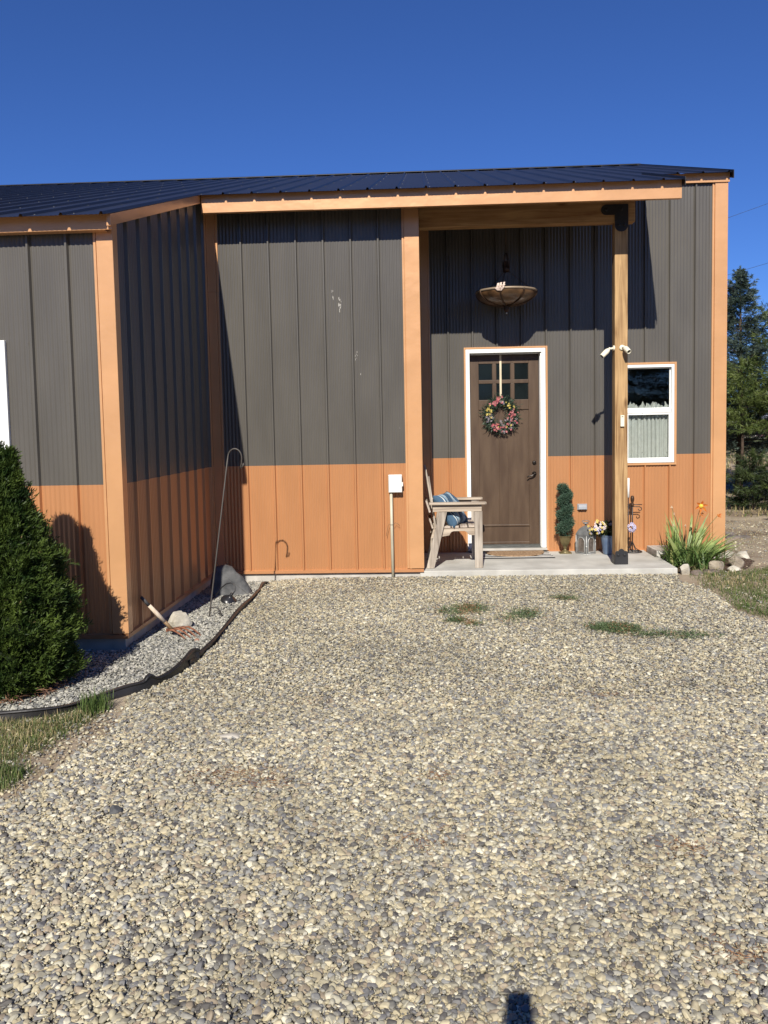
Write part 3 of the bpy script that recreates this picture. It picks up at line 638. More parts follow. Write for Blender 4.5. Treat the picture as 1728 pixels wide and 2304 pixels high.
# wreath and its strap
WCX, WCZ = 1.003, 1.868; WY = 10.635
m = MB(); m.box(1.000, 1.024, Y0-.004, Y0-.001, 2.02, DZ1-.01); m.box(1.000, 1.024, Y0-.004, Y0+.0405, DZ1-.010, DZ1-.0075)
o = m.build('wreath_hanger', pm('cream_strap', (.62, .52, .36), .5)); o['label'] = 'narrow cream strap over the top of the brown door holding the wreath'; o['category'] = 'hanger'
wr = thing('wreath', 'round flower wreath of red, yellow and mauve blossoms hanging on the brown door', 'wreath', (WCX, WY, WCZ))
WG = leafm('wreath_leaf', (.022, .045, .03), (.09, .13, .085), 30)
m = MB(); m.tube([(WCX+.155*math.cos(a), WY, WCZ+.16*math.sin(a)) for a in np.linspace(0, 2*math.pi, 40)], .022, 8); m.build('ring', pm('twig_brown', (.06, .035, .02), .8, var=.4, vs=60, bump=.6, bs=150), wr)
rg = np.random.default_rng(3); n = 2000; th = rg.uniform(0, 2*np.pi, n); rr = .152+rg.normal(0, .034, n)
P = np.stack([WCX+rr*np.cos(th), WY-.012-np.abs(rg.normal(0, .018, n)), WCZ+rr*np.sin(th)*1.03], 1)
D = nrm(np.stack([np.cos(th+rg.choice([-1, 1], n)*rg.uniform(0, 1.5, n)), rg.normal(-.25, .25, n), np.sin(th+rg.uniform(-1.3, 1.3, n))-.15], 1))
V, F = leaves(P, D, rg.uniform(.03, .075, n), rg.uniform(.006, .014, n), rg); fast('foliage', V, F, WG, wr)
n = 90; th = rg.uniform(np.pi*1.05, 1.95*np.pi, n); P = np.stack([WCX+.17*np.cos(th), WY-.01+0*th, WCZ+.17*np.sin(th)], 1)
D = nrm(np.stack([.4*np.cos(th)+rg.normal(0, .2, n), rg.normal(0, .1, n), -1+0*th], 1)); V, F = leaves(P, D, rg.uniform(.04, .09, n), .008, rg)
fast('trailing_sprig', V, F, pm('dark_sprig', (.04, .012, .012), .7, var=.3), wr)
def flower(mb, c, r, nrmv, pet=5, mi=0, ci=1, cup=.3):
    nv = Vector(nrmv).normalized(); u = nv.orthogonal().normalized(); v = nv.cross(u); c = Vector(c); ph = random.random()*6
    for k in range(pet):
        a = ph+2*math.pi*k/pet; d = u*math.cos(a)+v*math.sin(a); e = nv.cross(d); wv = r*.55
        mb.add([c, c+d*r*.5+e*wv*.5+nv*r*cup*.4, c+d*r+nv*r*cup, c+d*r*.5-e*wv*.5+nv*r*cup*.4], [(0, 1, 2, 3)], mi)
    mb.lathe([(r*.22, 0), (r*.18, r*.15), (0, r*.2)], c+nv*r*.05, 6, ci, True, axis=nv)
YEL = pm('yellow_petal', (.75, .60, .16), .7, var=.15, vs=40, trans=.2); REDP = pm('red_petal', (.50, .075, .12), .7, col2=(.66, .25, .28), vs=40, trans=.2); MAUVE = pm('mauve_petal', (.17, .14, .19), .7, col2=(.38, .35, .40), vs=40, trans=.2)
CEN = pm('flower_centre', (.30, .22, .05), .8)
def wf(mat, angs, r, spread=.02):
    for a, k in angs:
        m = MB()
        for _ in range(k):
            aa = math.radians(a)+random.gauss(0, .13); q = .16+random.gauss(0, spread)
            flower(m, (WCX+q*math.cos(aa), WY-.045-random.random()*.02, WCZ+q*math.sin(aa)*1.03), r*random.uniform(.8, 1.15), (random.gauss(0, .4), -1, random.gauss(.2, .4)), 5)
        m.build('flower_cluster', [mat, CEN], wr)
wf(YEL, [(150, 4), (165, 4), (185, 2)], .020); wf(YEL, [(65, 3), (45, 4), (25, 4), (295, 4), (255, 3)], .014, .03)
wf(REDP, [(105, 7), (125, 6), (235, 8), (90, 3)], .023); wf(REDP, [(-5, 9), (-20, 9), (300, 7), (250, 6), (268, 5), (15, 4)], .017, .035)
wf(MAUVE, [(205, 8), (85, 5), (315, 8), (280, 6), (190, 4), (340, 4)], .019, .035)
# cameras on the post
CAMM = pm('cream_plastic', (.74, .70, .55), .4, var=.03); DARKG = pm('dark_lens', (.01, .01, .012), .15)
def seccam(name, label, base, bdir, knee, tip, r):
    t = thing(name, label, 'camera', base, 'small cream cameras on the porch post')
    b = Vector(base); bd = Vector(bdir).normalized(); k = Vector(knee); tp = Vector(tip); d = (tp-k).normalized(); Ln = (tp-k).length
    m = MB(); m.lathe([(.030, 0), (.030, .006), (.020, .012), (0, .012)], b, 18, axis=bd); m.build('mount', CAMM, t)
    m = MB(); m.tube([b, b+(k-b)*.5, k-d*.01], [.011, .013, .012], 10); m.lathe([(0, -.016), (.014, -.008), (.016, 0), (.014, .008), (0, .016)], k-d*.012, 12); m.build('arm', CAMM, t)
    m = MB(); m.lathe([(0, 0), (r*.55, .002), (r*.8, Ln*.12), (r, Ln*.34), (r*.96, Ln*.38), (r, Ln*.42), (r*.92, Ln*.9), (r*.88, Ln), (r*.70, Ln), (r*.68, Ln-.012), (0, Ln-.012)], k, 22, axis=d); h_ = m.build('housing', CAMM, t)
    m = MB(); m.lathe([(0, Ln-.010), (r*.66, Ln-.0105), (r*.66, Ln-.008), (0, Ln-.004)], k, 18, axis=d); m.build('lens', DARKG, t)
seccam('security_camera', 'cream camera aimed down to the left from the side of the porch post', (2.187, 9.585, 2.575), (-1, -.2, 0), (2.125, 9.56, 2.56), (2.035, 9.52, 2.478), .031)
seccam('security_camera', 'cream camera on the front of the porch post showing its dark lens', (2.268, 9.551, 2.575), (0, -1, 0), (2.285, 9.50, 2.572), (2.315, 9.42, 2.515), .031)
m = MB(); m.box(2.248, 2.290, 9.530, 9.551, 1.69, 1.817); m.box(2.258, 2.280, 9.5285, 9.531, 1.795, 1.803, 1)
o = m.build('sensor_box', [CAMM, DARKG], None, bevel=.004); o['label'] = 'small cream rectangular sensor fixed at chest height on the wooden post'; o['category'] = 'sensor'
# topiary in an urn
tp = thing('potted_topiary', 'spiral green topiary in a small brass pedestal urn between door and lantern', 'potted plant', (1.765, 10.38, .123))
BRS = pm('aged_brass', (.19, .155, .075), .4, .6, .5, var=.25, vs=12, bump=.1, bs=60)
m = MB(); bx, by, bz = 1.765, 10.38, .1225
m.box(bx-.073, bx+.073, by-.06, by+.06, bz, bz+.014)
m.lathe([(.055, .014), (.05, .024), (.022, .045), (.016, .06), (.028, .075), (.022, .088), (.036, .10)], (bx, by, bz), 20)
pr = [(.036, .10), (.052, .125), (.064, .16), (.070, .205), (.078, .212), (.078, .220), (.066, .220), (.062, .205), (0, .2)]
vs = []; n = 48
for r, z in pr:
    for k in range(n):
        a = 2*math.pi*k/n; q = r*(1-.06*(k % 2)*(1 if .1 < z < .2 and r > .03 else 0)); vs.append((bx+q*math.cos(a), by+q*math.sin(a), bz+z))
m.add(vs, [(i*n+k, i*n+(k+1) % n, (i+1)*n+(k+1) % n, (i+1)*n+k) for i in range(len(pr)-1) for k in range(n)], 0, False)
m.build('urn', BRS, tp)
rg = np.random.default_rng(5); n = 15000
u = rg.uniform(0, 1, n); ang = u*2*np.pi*3.4+1.2; cr = .042*(1-.3*u); tr_ = (.076-.020*u)*rg.uniform(.6, 1.08, n); q = nrm(rg.normal(size=(n, 3))); q[:, 2] *= .8
C = np.stack([bx+cr*np.cos(ang), by+cr*np.sin(ang), bz+.255+u*.575], 1); P = C+q*tr_[:, None]
D = nrm(q+rg.normal(0, .5, (n, 3))+np.array([0, 0, .35])); V, F = leaves(P, D, rg.uniform(.018, .036, n), rg.uniform(.004, .008, n), rg)
fast('foliage', V, F, leafm('topiary_green', (.032, .075, .045), (.13, .21, .145), 40), tp)
m = MB(); m.tube([(bx, by, bz+.2), (bx, by, bz+.8)], .012, 6); m.tube([(bx+.04*math.cos(a_), by+.04*math.sin(a_), bz+.25+.56*i/40) for i, a_ in enumerate(np.linspace(1.2, 1.2+6.28*3.4, 41))], .03, 6); m.build('stem', pm('stem_dark', (.02, .03, .015), .9), tp)
# lantern
ZN = pm('grey_zinc', (.20, .205, .205), .45, .35, .5, var=.25, vs=12, bump=.2, bs=70); ZNL = pm('worn_zinc_edge', (.46, .46, .44), .45, .3, .5, var=.2, vs=30)
LCX, LCY, LCB = 2.012, 10.34, .1225
lt = thing('lantern', 'grey metal lantern with arched panes, domed top and ring handle', 'lantern', (LCX, LCY, LCB))
rot = Matrix.Rotation(math.radians(38), 4, 'Z'); hw = .083; HB = .235
def LT(p): return tuple(rot @ Vector(p)+Vector((LCX, LCY, LCB)))
body = MB(); edges = MB(); panes = MB()
for s4 in range(4):
    r4 = Matrix.Rotation(math.pi/2*s4, 4, 'Z')
    def W4(x, y, z): return LT(r4 @ Vector((x, y, z)))
    # panel with an arch hole, built as a fan between outline and arch
    ow = hw; iw = .052; zb = .028; zs_ = .155; n = 12
    arch = [(-iw, zb)]+[(-iw*math.cos(math.pi*i/n), zs_+iw*math.sin(math.pi*i/n)) for i in range(n+1)]+[(iw, zb)]
    outer = [(-ow, 0)]+[(-ow+2*ow*i/n, HB) for i in range(n+1)]+[(ow, 0)]
    for (yy, fl_) in ((-hw, 1), (-hw+.006, 0)):
        vs = [W4(x, yy, z) for x, z in outer]+[W4(x, yy, z) for x, z in arch]; k = len(outer)
        fs = [(i, i+1, k+i+1, k+i) if not fl_ else (i+1, i, k+i, k+i+1) for i in range(k-1)]+[(0, k-1, 2*k-1, k) if fl_ else (k-1, 0, k, 2*k-1)]
        body.add(vs, fs)
    edges.tube([W4(x, -hw-.002, z) for x, z in arch]+[W4(-iw, -hw-.002, zb)], .0042, 6)
    edges.tube([W4(-hw, -hw, 0), W4(-hw, -hw, HB)], .005, 6); edges.tube([W4(-hw, -hw, .004), W4(hw, -hw, .004)], .005, 6)
    panes.add([W4(-iw, -hw+.004, zb), W4(iw, -hw+.004, zb), W4(iw, -hw+.004, zs_+iw), W4(-iw, -hw+.004, zs_+iw)], [(0, 1, 2, 3)])
    body.add([W4(-hw, -hw, .002), W4(hw, -hw, .002), W4(0, 0, .002)], [(0, 1, 2)])
body.build('body', ZN, lt); edges.build('frame', ZNL, lt); panes.build('pane', pm('dusty_pane', (.12, .10, .085), .25, 0, .5, var=.3, vs=20), lt)
d_ = MB(); secs = [(hw+.004, HB-.004), (hw+.002, HB+.012), (hw*.86, HB+.045), (hw*.60, HB+.082), (hw*.30, HB+.104), (.016, HB+.110)]
vs = []
for q, z in secs: vs += [LT((-q, -q, z)), LT((q, -q, z)), LT((q, q, z)), LT((-q, q, z))]
d_.add(vs, [(i*4+k, i*4+(k+1) % 4, (i+1)*4+(k+1) % 4, (i+1)*4+k) for i in range(len(secs)-1) for k in range(4)]+[tuple(len(vs)-4+k for k in range(4))], 0, False)
d_.lathe([(.012, HB+.108), (.012, HB+.135), (.034, HB+.138), (.036, HB+.146), (.012, HB+.152), (0, HB+.156)], (LCX, LCY, LCB), 14); d_.build('dome', ZN, lt)
hd = MB(); hd.tube([(LCX+.05*math.cos(a)*.9, LCY+.02*math.sin(a), LCB+HB+.165+.010*math.sin(a)) for a in np.linspace(0, 6.283, 20)], .004, 6); hd.build('handle', ZN, lt)
lk = MB(); c_ = LT((-hw-.004, -hw-.004, .10)); lk.lathe([(0, -.012), (.010, -.008), (.010, .008), (0, .012)], c_, 8); lk.build('latch', ZNL, lt)
# blue flower pail and its flowers
pt = thing('flower_pot', 'blue metal pail of white, yellow and lilac flowers standing behind the wooden post', 'flower pot', (2.275, 10.27, .122))
PC = (2.275, 10.27, .1215)
m = MB(); m.lathe([(0, .002), (.062, .002), (.066, .01), (.092, .20), (.098, .228), (.104, .232), (.104, .240), (.096, .240), (.086, .2), (0, .195)], PC, 32); m.build('pail', pm('blue_enamel', (.09, .14, .24), .3, .3, .5, col2=(.17, .23, .33), vs=9, coat=.3), pt)
rg = np.random.default_rng(8); n = 1400; q = nrm(rg.normal(size=(n, 3))); P = np.array([2.27, 10.26, .43])+q*np.array([.20, .10, .085])*rg.uniform(.3, 1, (n, 1))
D = nrm(q+rg.normal(0, .6, (n, 3))); V, F = leaves(P, D, rg.uniform(.03, .06, n), rg.uniform(.012, .022, n), rg); fast('foliage', V, F, leafm('pot_leaf', (.012, .022, .01), (.05, .07, .03), 30), pt)
PINKW = pm('blush_petal', (.80, .70, .70), .7, var=.08, vs=50, trans=.2); LIL = pm('lilac_petal', (.38, .36, .62), .7, col2=(.62, .60, .76), vs=50, trans=.2)
def clump(name, mat, cx, cy, cz, rx, ry, rz_, n, r, pet=6):
    m = MB()
    for i in range(n):
        d = Vector((random.gauss(0, 1), -abs(random.gauss(0, 1)), random.gauss(.2, 1))).normalized()
        flower(m, (cx+d.x*rx, cy+d.y*ry, cz+d.z*rz_), r*random.uniform(.8, 1.2), d+Vector((0, -.4, .3)), pet, cup=.15)
    m.build(name, [mat, CEN], pt)
clump('flower', PINKW, 2.15, 10.20, .475, .075, .06, .065, 30, .022); clump('flower', YEL, 2.12, 10.20, .46, .11, .07, .10, 16, .020); clump('flower', LIL, 2.10, 10.19, .43, .07, .06, .06, 9, .019)
clump('flower', LIL, 2.545, 10.24, .45, .05, .05, .055, 20, .024); clump('flower', MAUVE, 2.33, 10.24, .50, .09, .05, .04, 12, .022)
# scrolled iron stand and white tipped stake behind the post
ir = thing('iron_scroll_stand', 'dark iron stand with scrolled arms against the copper wall right of the post', 'plant stand', (2.597, 10.40, .125))
X_, Y_ = 2.597, 10.40
m = MB(); m.tube([(X_, Y_, .125), (X_, Y_, .80)], .0075, 8); m.build('pole', BLACKM, ir)
m = MB(); m.lathe([(.010, .69), (.018, .70), (.020, .72), (.014, .74), (.022, .765), (.024, .80), (.016, .825), (0, .83)], (X_, Y_, 0), 12); m.build('finial', RUST, ir)
m = MB()
for sg in (-1, 1):
    m.tube([(X_, Y_, .715), (X_+sg*.118, Y_, .715)], .0055, 6)
    m.tube([(X_, Y_, .692), (X_+sg*.05, Y_, .690), (X_+sg*.09, Y_, .688), (X_+sg*.113, Y_, .672), (X_+sg*.112, Y_, .652), (X_+sg*.092, Y_, .640), (X_+sg*.072, Y_, .650), (X_+sg*.074, Y_, .664)], .0055, 6)
m.build('scroll_arm', BLACKM, ir)
m = MB(); m.lathe([(.115, .004), (.121, .010), (.115, .016), (.109, .010), (.115, .004)], (X_, Y_, .122), 28); m.tube([(X_-.115, Y_, .132), (X_+.115, Y_, .132)], .005, 6)
for k in range(4):
    a = k*math.pi/2+.5; m.tube([(X_, Y_, .26), (X_+.05*math.cos(a), Y_+.04*math.sin(a), .17), (X_+.115*math.cos(a), Y_+.09*math.sin(a), .134)], .005, 6)
m.build('base', BLACKM, ir)
sk = thing('garden_stake', 'slim dark stake with a long white upper tube just right of the wooden post', 'stake', (2.538, 10.36, .125))
m = MB(); m.tube([(2.538, 10.36, .124), (2.538, 10.36, .81)], .006, 6); m.build('rod', BLACKM, sk)
m = MB(); m.tube([(2.538, 10.36, .81), (2.538, 10.36, 1.05)], .0145, 10); m.build('tube', WHITE, sk)
# door mats
MATC = pm('coir', (.24, .15, .085), .95, 0, .1, col2=(.42, .29, .18), vs=45, detail=6, bump=1, bs=260, bdist=.006)
m = MB(); z_ = slabz(10.3)
pts = [(1.508, 10.49)]+[(1.145+.363*math.cos(a), 10.46-.34*math.sin(a)**.8) for a in np.linspace(0.02, math.pi-.02, 24)]+[(.782, 10.49)]
def flatz(mb, pts, y_z, th, mi=0):
    n = len(pts); a = [(x, y, y_z(y)) for x, y in pts]; b = [(x, y, y_z(y)+th) for x, y in pts]
    mb.add(a+b, [tuple(range(n)), tuple(range(2*n-1, n-1, -1))]+[(i, i+n, (i+1) % n+n, (i+1) % n) for i in range(n)], mi)
flatz(m, pts, lambda y: slabz(y)+.008, .014); o = m.build('door_mat', MATC, None, bevel=.003); o['label'] = 'half round brown coir mat lying on the striped rug at the door'; o['category'] = 'door mat'
m = MB(); ny = 9
for i in range(ny):
    y0 = 10.03+(10.52-10.03)*i/ny; y1 = 10.03+(10.52-10.03)*(i+1)/ny
    sh = lambda y: .03*(1-(y-10.03)/.49)
    a = [(.72, y0), (1.56+sh(y0), y0), (1.56+sh(y1), y1), (.72, y1)]; th = .0045
    m.add([(x, y, slabz(y)+.0015+th) for x, y in a]+[(x, y, slabz(y)+.001) for x, y in a], [(0, 1, 2, 3), (0, 4, 5, 1), (1, 5, 6, 2), (2, 6, 7, 3), (3, 7, 4, 0)], i % 2)
o = m.build('striped_rug', [pm('rug_black', (.03, .03, .03), .9), pm('rug_white', (.62, .61, .57), .9)]); o['label'] = 'thin black and white striped rug under the brown coir mat'; o['category'] = 'rug'
# wooden chair, seen from its side
chz = lambda y: slabz(y)
ch = thing('wooden_chair', 'weathered grey plank armchair facing right beside the door', 'chair', (.40, 9.78, .116))
def part(name, fn, mat=GREYW, bev=.003, parent=ch):
    m = MB(); fn(m); return m.build(name, mat, parent, bevel=bev)
for yy, near in ((9.44, True), (10.06, False)):
    part('armrest', lambda m: m.prism([(.075, yy-.055), (.70, yy-.055), (.722, yy-.035), (.722, yy+.035), (.70, yy+.055), (.075, yy+.055)], 'Z', .843, .868), GREYWX)
    ya, yb = (yy-.012, yy+.018)
    part('arm_rail', lambda m: m.box(.113, .668, ya-.001, yb-.001, .762, .842), GREYWX)
    y2 = (yy+.018, yy+.040) if near else (yy-.036, yy-.014)
    part('leg', lambda m: m.box(.586, .676, y2[0]-.024, y2[1]-.006, chz(y2[0])+.001, .762) if near else m.box(.586, .676, y2[0], y2[1], chz(y2[0])+.001, .842))
    part('leg', lambda m: m.prism([(.032, chz(yy)+.002), (.122, chz(yy)+.002), (.277, .7625), (.187, .7625)], 'Y', y2[0]-.024 if near else y2[0], y2[1]-.006 if near else y2[1]))
    def rail(m):
        pts = [(.085, .45), (.30, .485)]+[(.31, .505), (.325, .525), (.35, .533)]+[(.47, .533), (.495, .525), (.51, .505), (.525, .487)]+[(.60, .484), (.60, .566), (.12, .566)]
        a, b = ((y2[1]-.0055, y2[1]+.014) if near else (y2[0]-.020, y2[0]-.0005))
        m.prism(pts, 'Y', a, b)
    part('seat_rail', rail, GREYWX)
for i, x in enumerate((.135, .232, .328, .424, .520)):
    part('seat_slat', lambda m: m.box(x, x+.082, 9.468, 10.035, .567+.002*i, .590+.002*i), GREYWY)
part('front_rail', lambda m: m.box(.601, .621, 9.49, 10.02, .49, .58), GREYWY)
for i, yb in enumerate((9.50, 9.605, 9.71, 9.815, 9.92)):
    top = (1.16, 1.235, 1.285, 1.25, 1.17)[i]; cx = (.012, .004, 0, .004, .012)[i]
    part('back_slat', lambda m: m.board((.158, yb+.045, .46), (.158-.126*(top-.46)/.82+cx+(.0 if i else .012), yb+.045, top), .088, .018, (0, 1, 0)), GREYW)
part('back_rail', lambda m: m.board((.062, 9.39, .825), (.062, 10.11, .825), .135, .022, (.30, 0, -1)), GREYWY)
part('back_rail', lambda m: m.board((.095, 9.50, .62), (.095, 10.0, .62), .12, .02, (-.3, 0, 1)), GREYWY)
# pillow
def stripes(name, axis=0):
    m = bpy.data.materials.new(name); m.use_nodes = True; N = m.node_tree.nodes; L = m.node_tree.links; b = N['Principled BSDF']; b.inputs['Roughness'].default_value = .85
    tc = N.new('ShaderNodeTexCoord'); sp = N.new('ShaderNodeSeparateXYZ'); L.new(tc.outputs['Object'], sp.inputs[0])
    ml = N.new('ShaderNodeMath'); ml.operation = 'MULTIPLY_ADD'; ml.inputs[1].default_value = 5.2; ml.inputs[2].default_value = 10.3; L.new(sp.outputs[axis], ml.inputs[0])
    fr = N.new('ShaderNodeMath'); fr.operation = 'FRACT'; L.new(ml.outputs[0], fr.inputs[0])
    rp = N.new('ShaderNodeValToRGB'); rp.color_ramp.interpolation = 'CONSTANT'; cr = rp.color_ramp
    blue = (.045, .095, .155, 1); lt_ = (.42, .52, .55, 1); wh = (.62, .64, .60, 1); md = (.12, .25, .36, 1)
    cr.elements[0].position = 0; cr.elements[0].color = blue; cr.elements[1].position = .36; cr.elements[1].color = wh
    for p, c in ((.40, blue), (.50, lt_), (.56, md), (.62, lt_), (.68, md), (.73, wh), (.77, blue)): e = cr.elements.new(p); e.color = c
    L.new(fr.outputs[0], rp.inputs[0]); L.new(rp.outputs[0], b.inputs['Base Color'])
    n2 = N.new('ShaderNodeTexNoise'); n2.inputs['Scale'].default_value = 9; bp = N.new('ShaderNodeBump'); bp.inputs['Strength'].default_value = .4; bp.inputs['Distance'].default_value = .03; L.new(n2.outputs[0], bp.inputs['Height']); L.new(bp.outputs[0], b.inputs['Normal'])
    return m
def pillow(name, label, c, half, thick, rotm, mat):
    n = 26; vs = []; idx = {}
    for sgn in (1, -1):
        for i in range(n+1):
            for j in range(n+1):
                u = -1+2*i/n; v = -1+2*j/n; e = max(0, (1-u**4))*max(0, (1-v**4))
                pin = 1-.10*(1-abs(u)**2)*abs(v)**3; pin2 = 1-.10*(1-abs(v)**2)*abs(u)**3
                p = Vector((u*half*pin2, v*half*pin, sgn*thick*(e**.55)*(1+.12*math.sin(5*u+3*v)+.08*math.sin(9*v-4*u))))
                idx[(sgn, i, j)] = len(vs); vs.append(rotm @ p+Vector(c))
    fs = []
    for sgn in (1, -1):
        for i in range(n):
            for j in range(n):
                q = [idx[(sgn, i, j)], idx[(sgn, i+1, j)], idx[(sgn, i+1, j+1)], idx[(sgn, i, j+1)]]; fs.append(tuple(q if sgn > 0 else q[::-1]))
    me = bpy.data.meshes.new(name); inv = rotm.inverted(); me.from_pydata([inv @ (v-Vector(c)) for v in vs], [], fs)
    me.materials.append(mat); bm = bmesh.new(); bm.from_mesh(me); bmesh.ops.remove_doubles(bm, verts=bm.verts, dist=.0006); bm.to_mesh(me); bm.free()
    for p in me.polygons: p.use_smooth = True
    o = bpy.data.objects.new(name, me); sc.collection.objects.link(o); o.matrix_world = Matrix.Translation(c) @ rotm.to_4x4()
    o['label'] = label; o['category'] = 'pillow'; return o
pr_ = (Matrix.Rotation(math.radians(-48), 3, 'Y') @ Matrix.Rotation(math.radians(90), 3, 'Z') @ Matrix.Rotation(math.radians(0), 3, 'X'))
pillow('pillow', 'blue and white striped pillow leaning in the weathered wooden chair', (.325, 9.70, .765), .225, .085, Matrix.Rotation(math.radians(-20), 3, 'Z') @ Matrix.Rotation(math.radians(55), 3, 'Y') @ Matrix.Rotation(math.radians(4), 3, 'X'), stripes('striped_cloth', 1))
# utility box with conduit
ub = thing('utility_box', 'white utility box with a grey conduit down to the gravel on the copper wall', 'utility box', (-.30, DM-.06, .01))
UBM = pm('offwhite_box', (.70, .70, .66), .45, var=.04); CDM = pm('conduit_grey', (.50, .47, .36), .5, var=.1, vs=3)
m = MB(); m.box(-.375, -.225, DM-.092, DM-.022, 1.006, 1.205); m.box(-.369, -.229, DM-.100, DM-.0915, 1.010, 1.200); m.build('box', UBM, ub, bevel=.004)
m = MB()
for k in range(13): m.box(-.3785, -.3745, DM-.086, DM-.03, 1.022+k*.0135, 1.029+k*.0135)
m.build('vent', DARKG, ub); m = MB(); m.box(-.229, -.214, DM-.088, DM-.03, 1.075, 1.12); m.build('latch', UBM, ub, bevel=.002)
m = MB(); m.tube([(-.350, DM-.058, 1.006), (-.349, DM-.058, .60), (-.345, DM-.058, -.02)], .0165, 12); m.build('conduit', CDM, ub)
m = MB(); m.tube([(-.412, DM-.06, .52), (-.405, DM-.06, .56), (-.385, DM-.065, .645), (-.368, DM-.078, .648), (-.345, DM-.080, .646), (-.325, DM-.070, .650), (-.305, DM-.06, .668), (-.285, DM-.06, .655), (-.257, DM-.055, .632)], .0022, 5); m.build('wire', pm('old_wire', (.10, .08, .05), .6), ub)
# shepherd's hook leaning over
hk = MB(); b0 = Vector((-1.995, 7.50, -.05)); t0 = Vector((-1.835, 7.78, 1.45)); pts = [b0.lerp(t0, i/10) for i in range(11)]
for a in np.linspace(160, -15, 16):
    ar = math.radians(a); pts.append(Vector((-1.768+.066*math.cos(ar), 7.80, 1.475+.085*math.sin(ar))))
pts += [Vector((-1.706, 7.80, 1.42)), Vector((-1.716, 7.80, 1.385)), Vector((-1.722, 7.795, 1.375)), Vector((-1.690, 7.79, 1.395)), Vector((-1.684, 7.79, 1.425))]
IRONG = pm('grey_iron', (.07, .062, .055), .5, .3, .5, var=.2)
sh = thing('shepherds_hook', 'tall leaning iron shepherd hook standing in the pale gravel bed', 'garden hook', (-1.98, 7.52, 0))
hk.tube(pts, .0075, 8); hk.build('pole', IRONG, sh)
m = MB(); m.tube([(-1.985, 7.52, .10), (-1.93, 7.53, .105), (-1.885, 7.53, .06), (-1.88, 7.53, -.02)], .006, 6); m.build('step', IRONG, sh)
# rocks
def rockmat(name, a, b, vs=6): return pm(name, a, .85, 0, .25, col2=b, vs=vs, detail=10, bump=.6, bs=25, bdist=.012)
RW = rockmat('white_rock', (.33, .30, .24), (.58, .54, .46)); RT = rockmat('tan_rock', (.24, .20, .15), (.42, .36, .28)); RB = rockmat('brown_rock', (.11, .085, .07), (.22, .18, .15)); RG = rockmat('dark_grey_rock', (.055, .057, .06), (.13, .13, .13), 9)
def rock(label, c, size, seed, mat, cuts=9, rotz=0., tilt=0., cat='rock', group=None, outline=None, name='rock'):
    bm = bmesh.new(); bmesh.ops.create_icosphere(bm, subdivisions=4, radius=1); rr = random.Random(seed); ph = Vector((rr.random()*20, rr.random()*20, rr.random()*20))
    pl = [(Vector((rr.gauss(0, 1), rr.gauss(0, 1), rr.gauss(0, .8))).normalized(), rr.uniform(.5, .85)) for _ in range(cuts)]
    for v in bm.verts:
        p = v.co.copy()
        for nn, d in pl:
            e = p.dot(nn)-d
            if e > 0: p -= nn*e*.93
        p *= 1+.10*mnoise.noise(p*1.6+ph)+.04*mnoise.noise(p*5+ph)
        v.co = p
    xs = [v.co.x for v in bm.verts]; ys = [v.co.y for v in bm.verts]; zs2 = [v.co.z for v in bm.verts]
    for v in bm.verts:
        v.co.x = ((v.co.x-min(xs))/(max(xs)-min(xs))-.5)*size[0]; v.co.y = ((v.co.y-min(ys))/(max(ys)-min(ys))-.5)*size[1]; v.co.z = ((v.co.z-min(zs2))/(max(zs2)-min(zs2)))*size[2]*1.2-size[2]*.2
    me = bpy.data.meshes.new(name); bm.to_mesh(me); bm.free()
    for p in me.polygons: p.use_smooth = False
    me.materials.append(mat); o = bpy.data.objects.new(name, me); sc.collection.objects.link(o); o.location = c; o.rotation_euler = (tilt, 0, rotz)
    o['label'] = label; o['category'] = cat
    if group: o['group'] = group
    return o
GR = 'stones edging the flower bed'
rock('white egg shaped stone standing beside the porch slab corner', (2.905, 9.33, 0), (.118, .10, .152), 11, RW, 6, .3, group=GR)
rock('low dark brown stone between the white stone and the lawn', (3.03, 9.30, 0), (.14, .12, .085), 12, RB, 8, group=GR)
rock('blocky tan stone at the right front of the flower bed', (3.36, 9.62, 0), (.20, .16, .135), 13, RT, 10, .4, group=GR)
rock('largest tan boulder at the right end of the flower bed', (3.665, 9.86, 0), (.20, .17, .185), 24, RT, 9, .9, group=GR)
rock('small whitish stone wedged in front of the largest boulder', (3.56, 9.64, 0), (.155, .11, .075), 15, RW, 10, group=GR)
rock('white flat stone at the back of the flower bed near the house corner', (3.83, 10.60, 0), (.19, .14, .11), 16, RW, 9, group=GR)
rock('pale jagged stone at the back right of the flower bed', (4.02, 10.60, 0), (.17, .12, .085), 17, RW, 12, group=GR)
rock('long flat brown stone lying along the front of the flower bed', (3.22, 9.47, -.02), (.30, .12, .075), 18, RB, 8, .25, group=GR)
rock('chalky white rock next to the rusty garden fork', (-2.145, 7.10, -.01), (.20, .17, .165), 19, RW, 8, .5)
rock('tiny reddish stone on the gravel beside the fork tines', (-1.87, 6.66, 0), (.045, .04, .035), 20, pm('red_stone', (.30, .16, .11), .8), 6)
rock('pale flat stone lying in the gravel left of the middle', (-1.12, 4.55, .0), (.16, .09, .03), 21, RW, 6)
rock('grey basalt lump lying on the lower left gravel', (-1.42, 3.62, .0), (.06, .05, .045), 22, RG, 6)
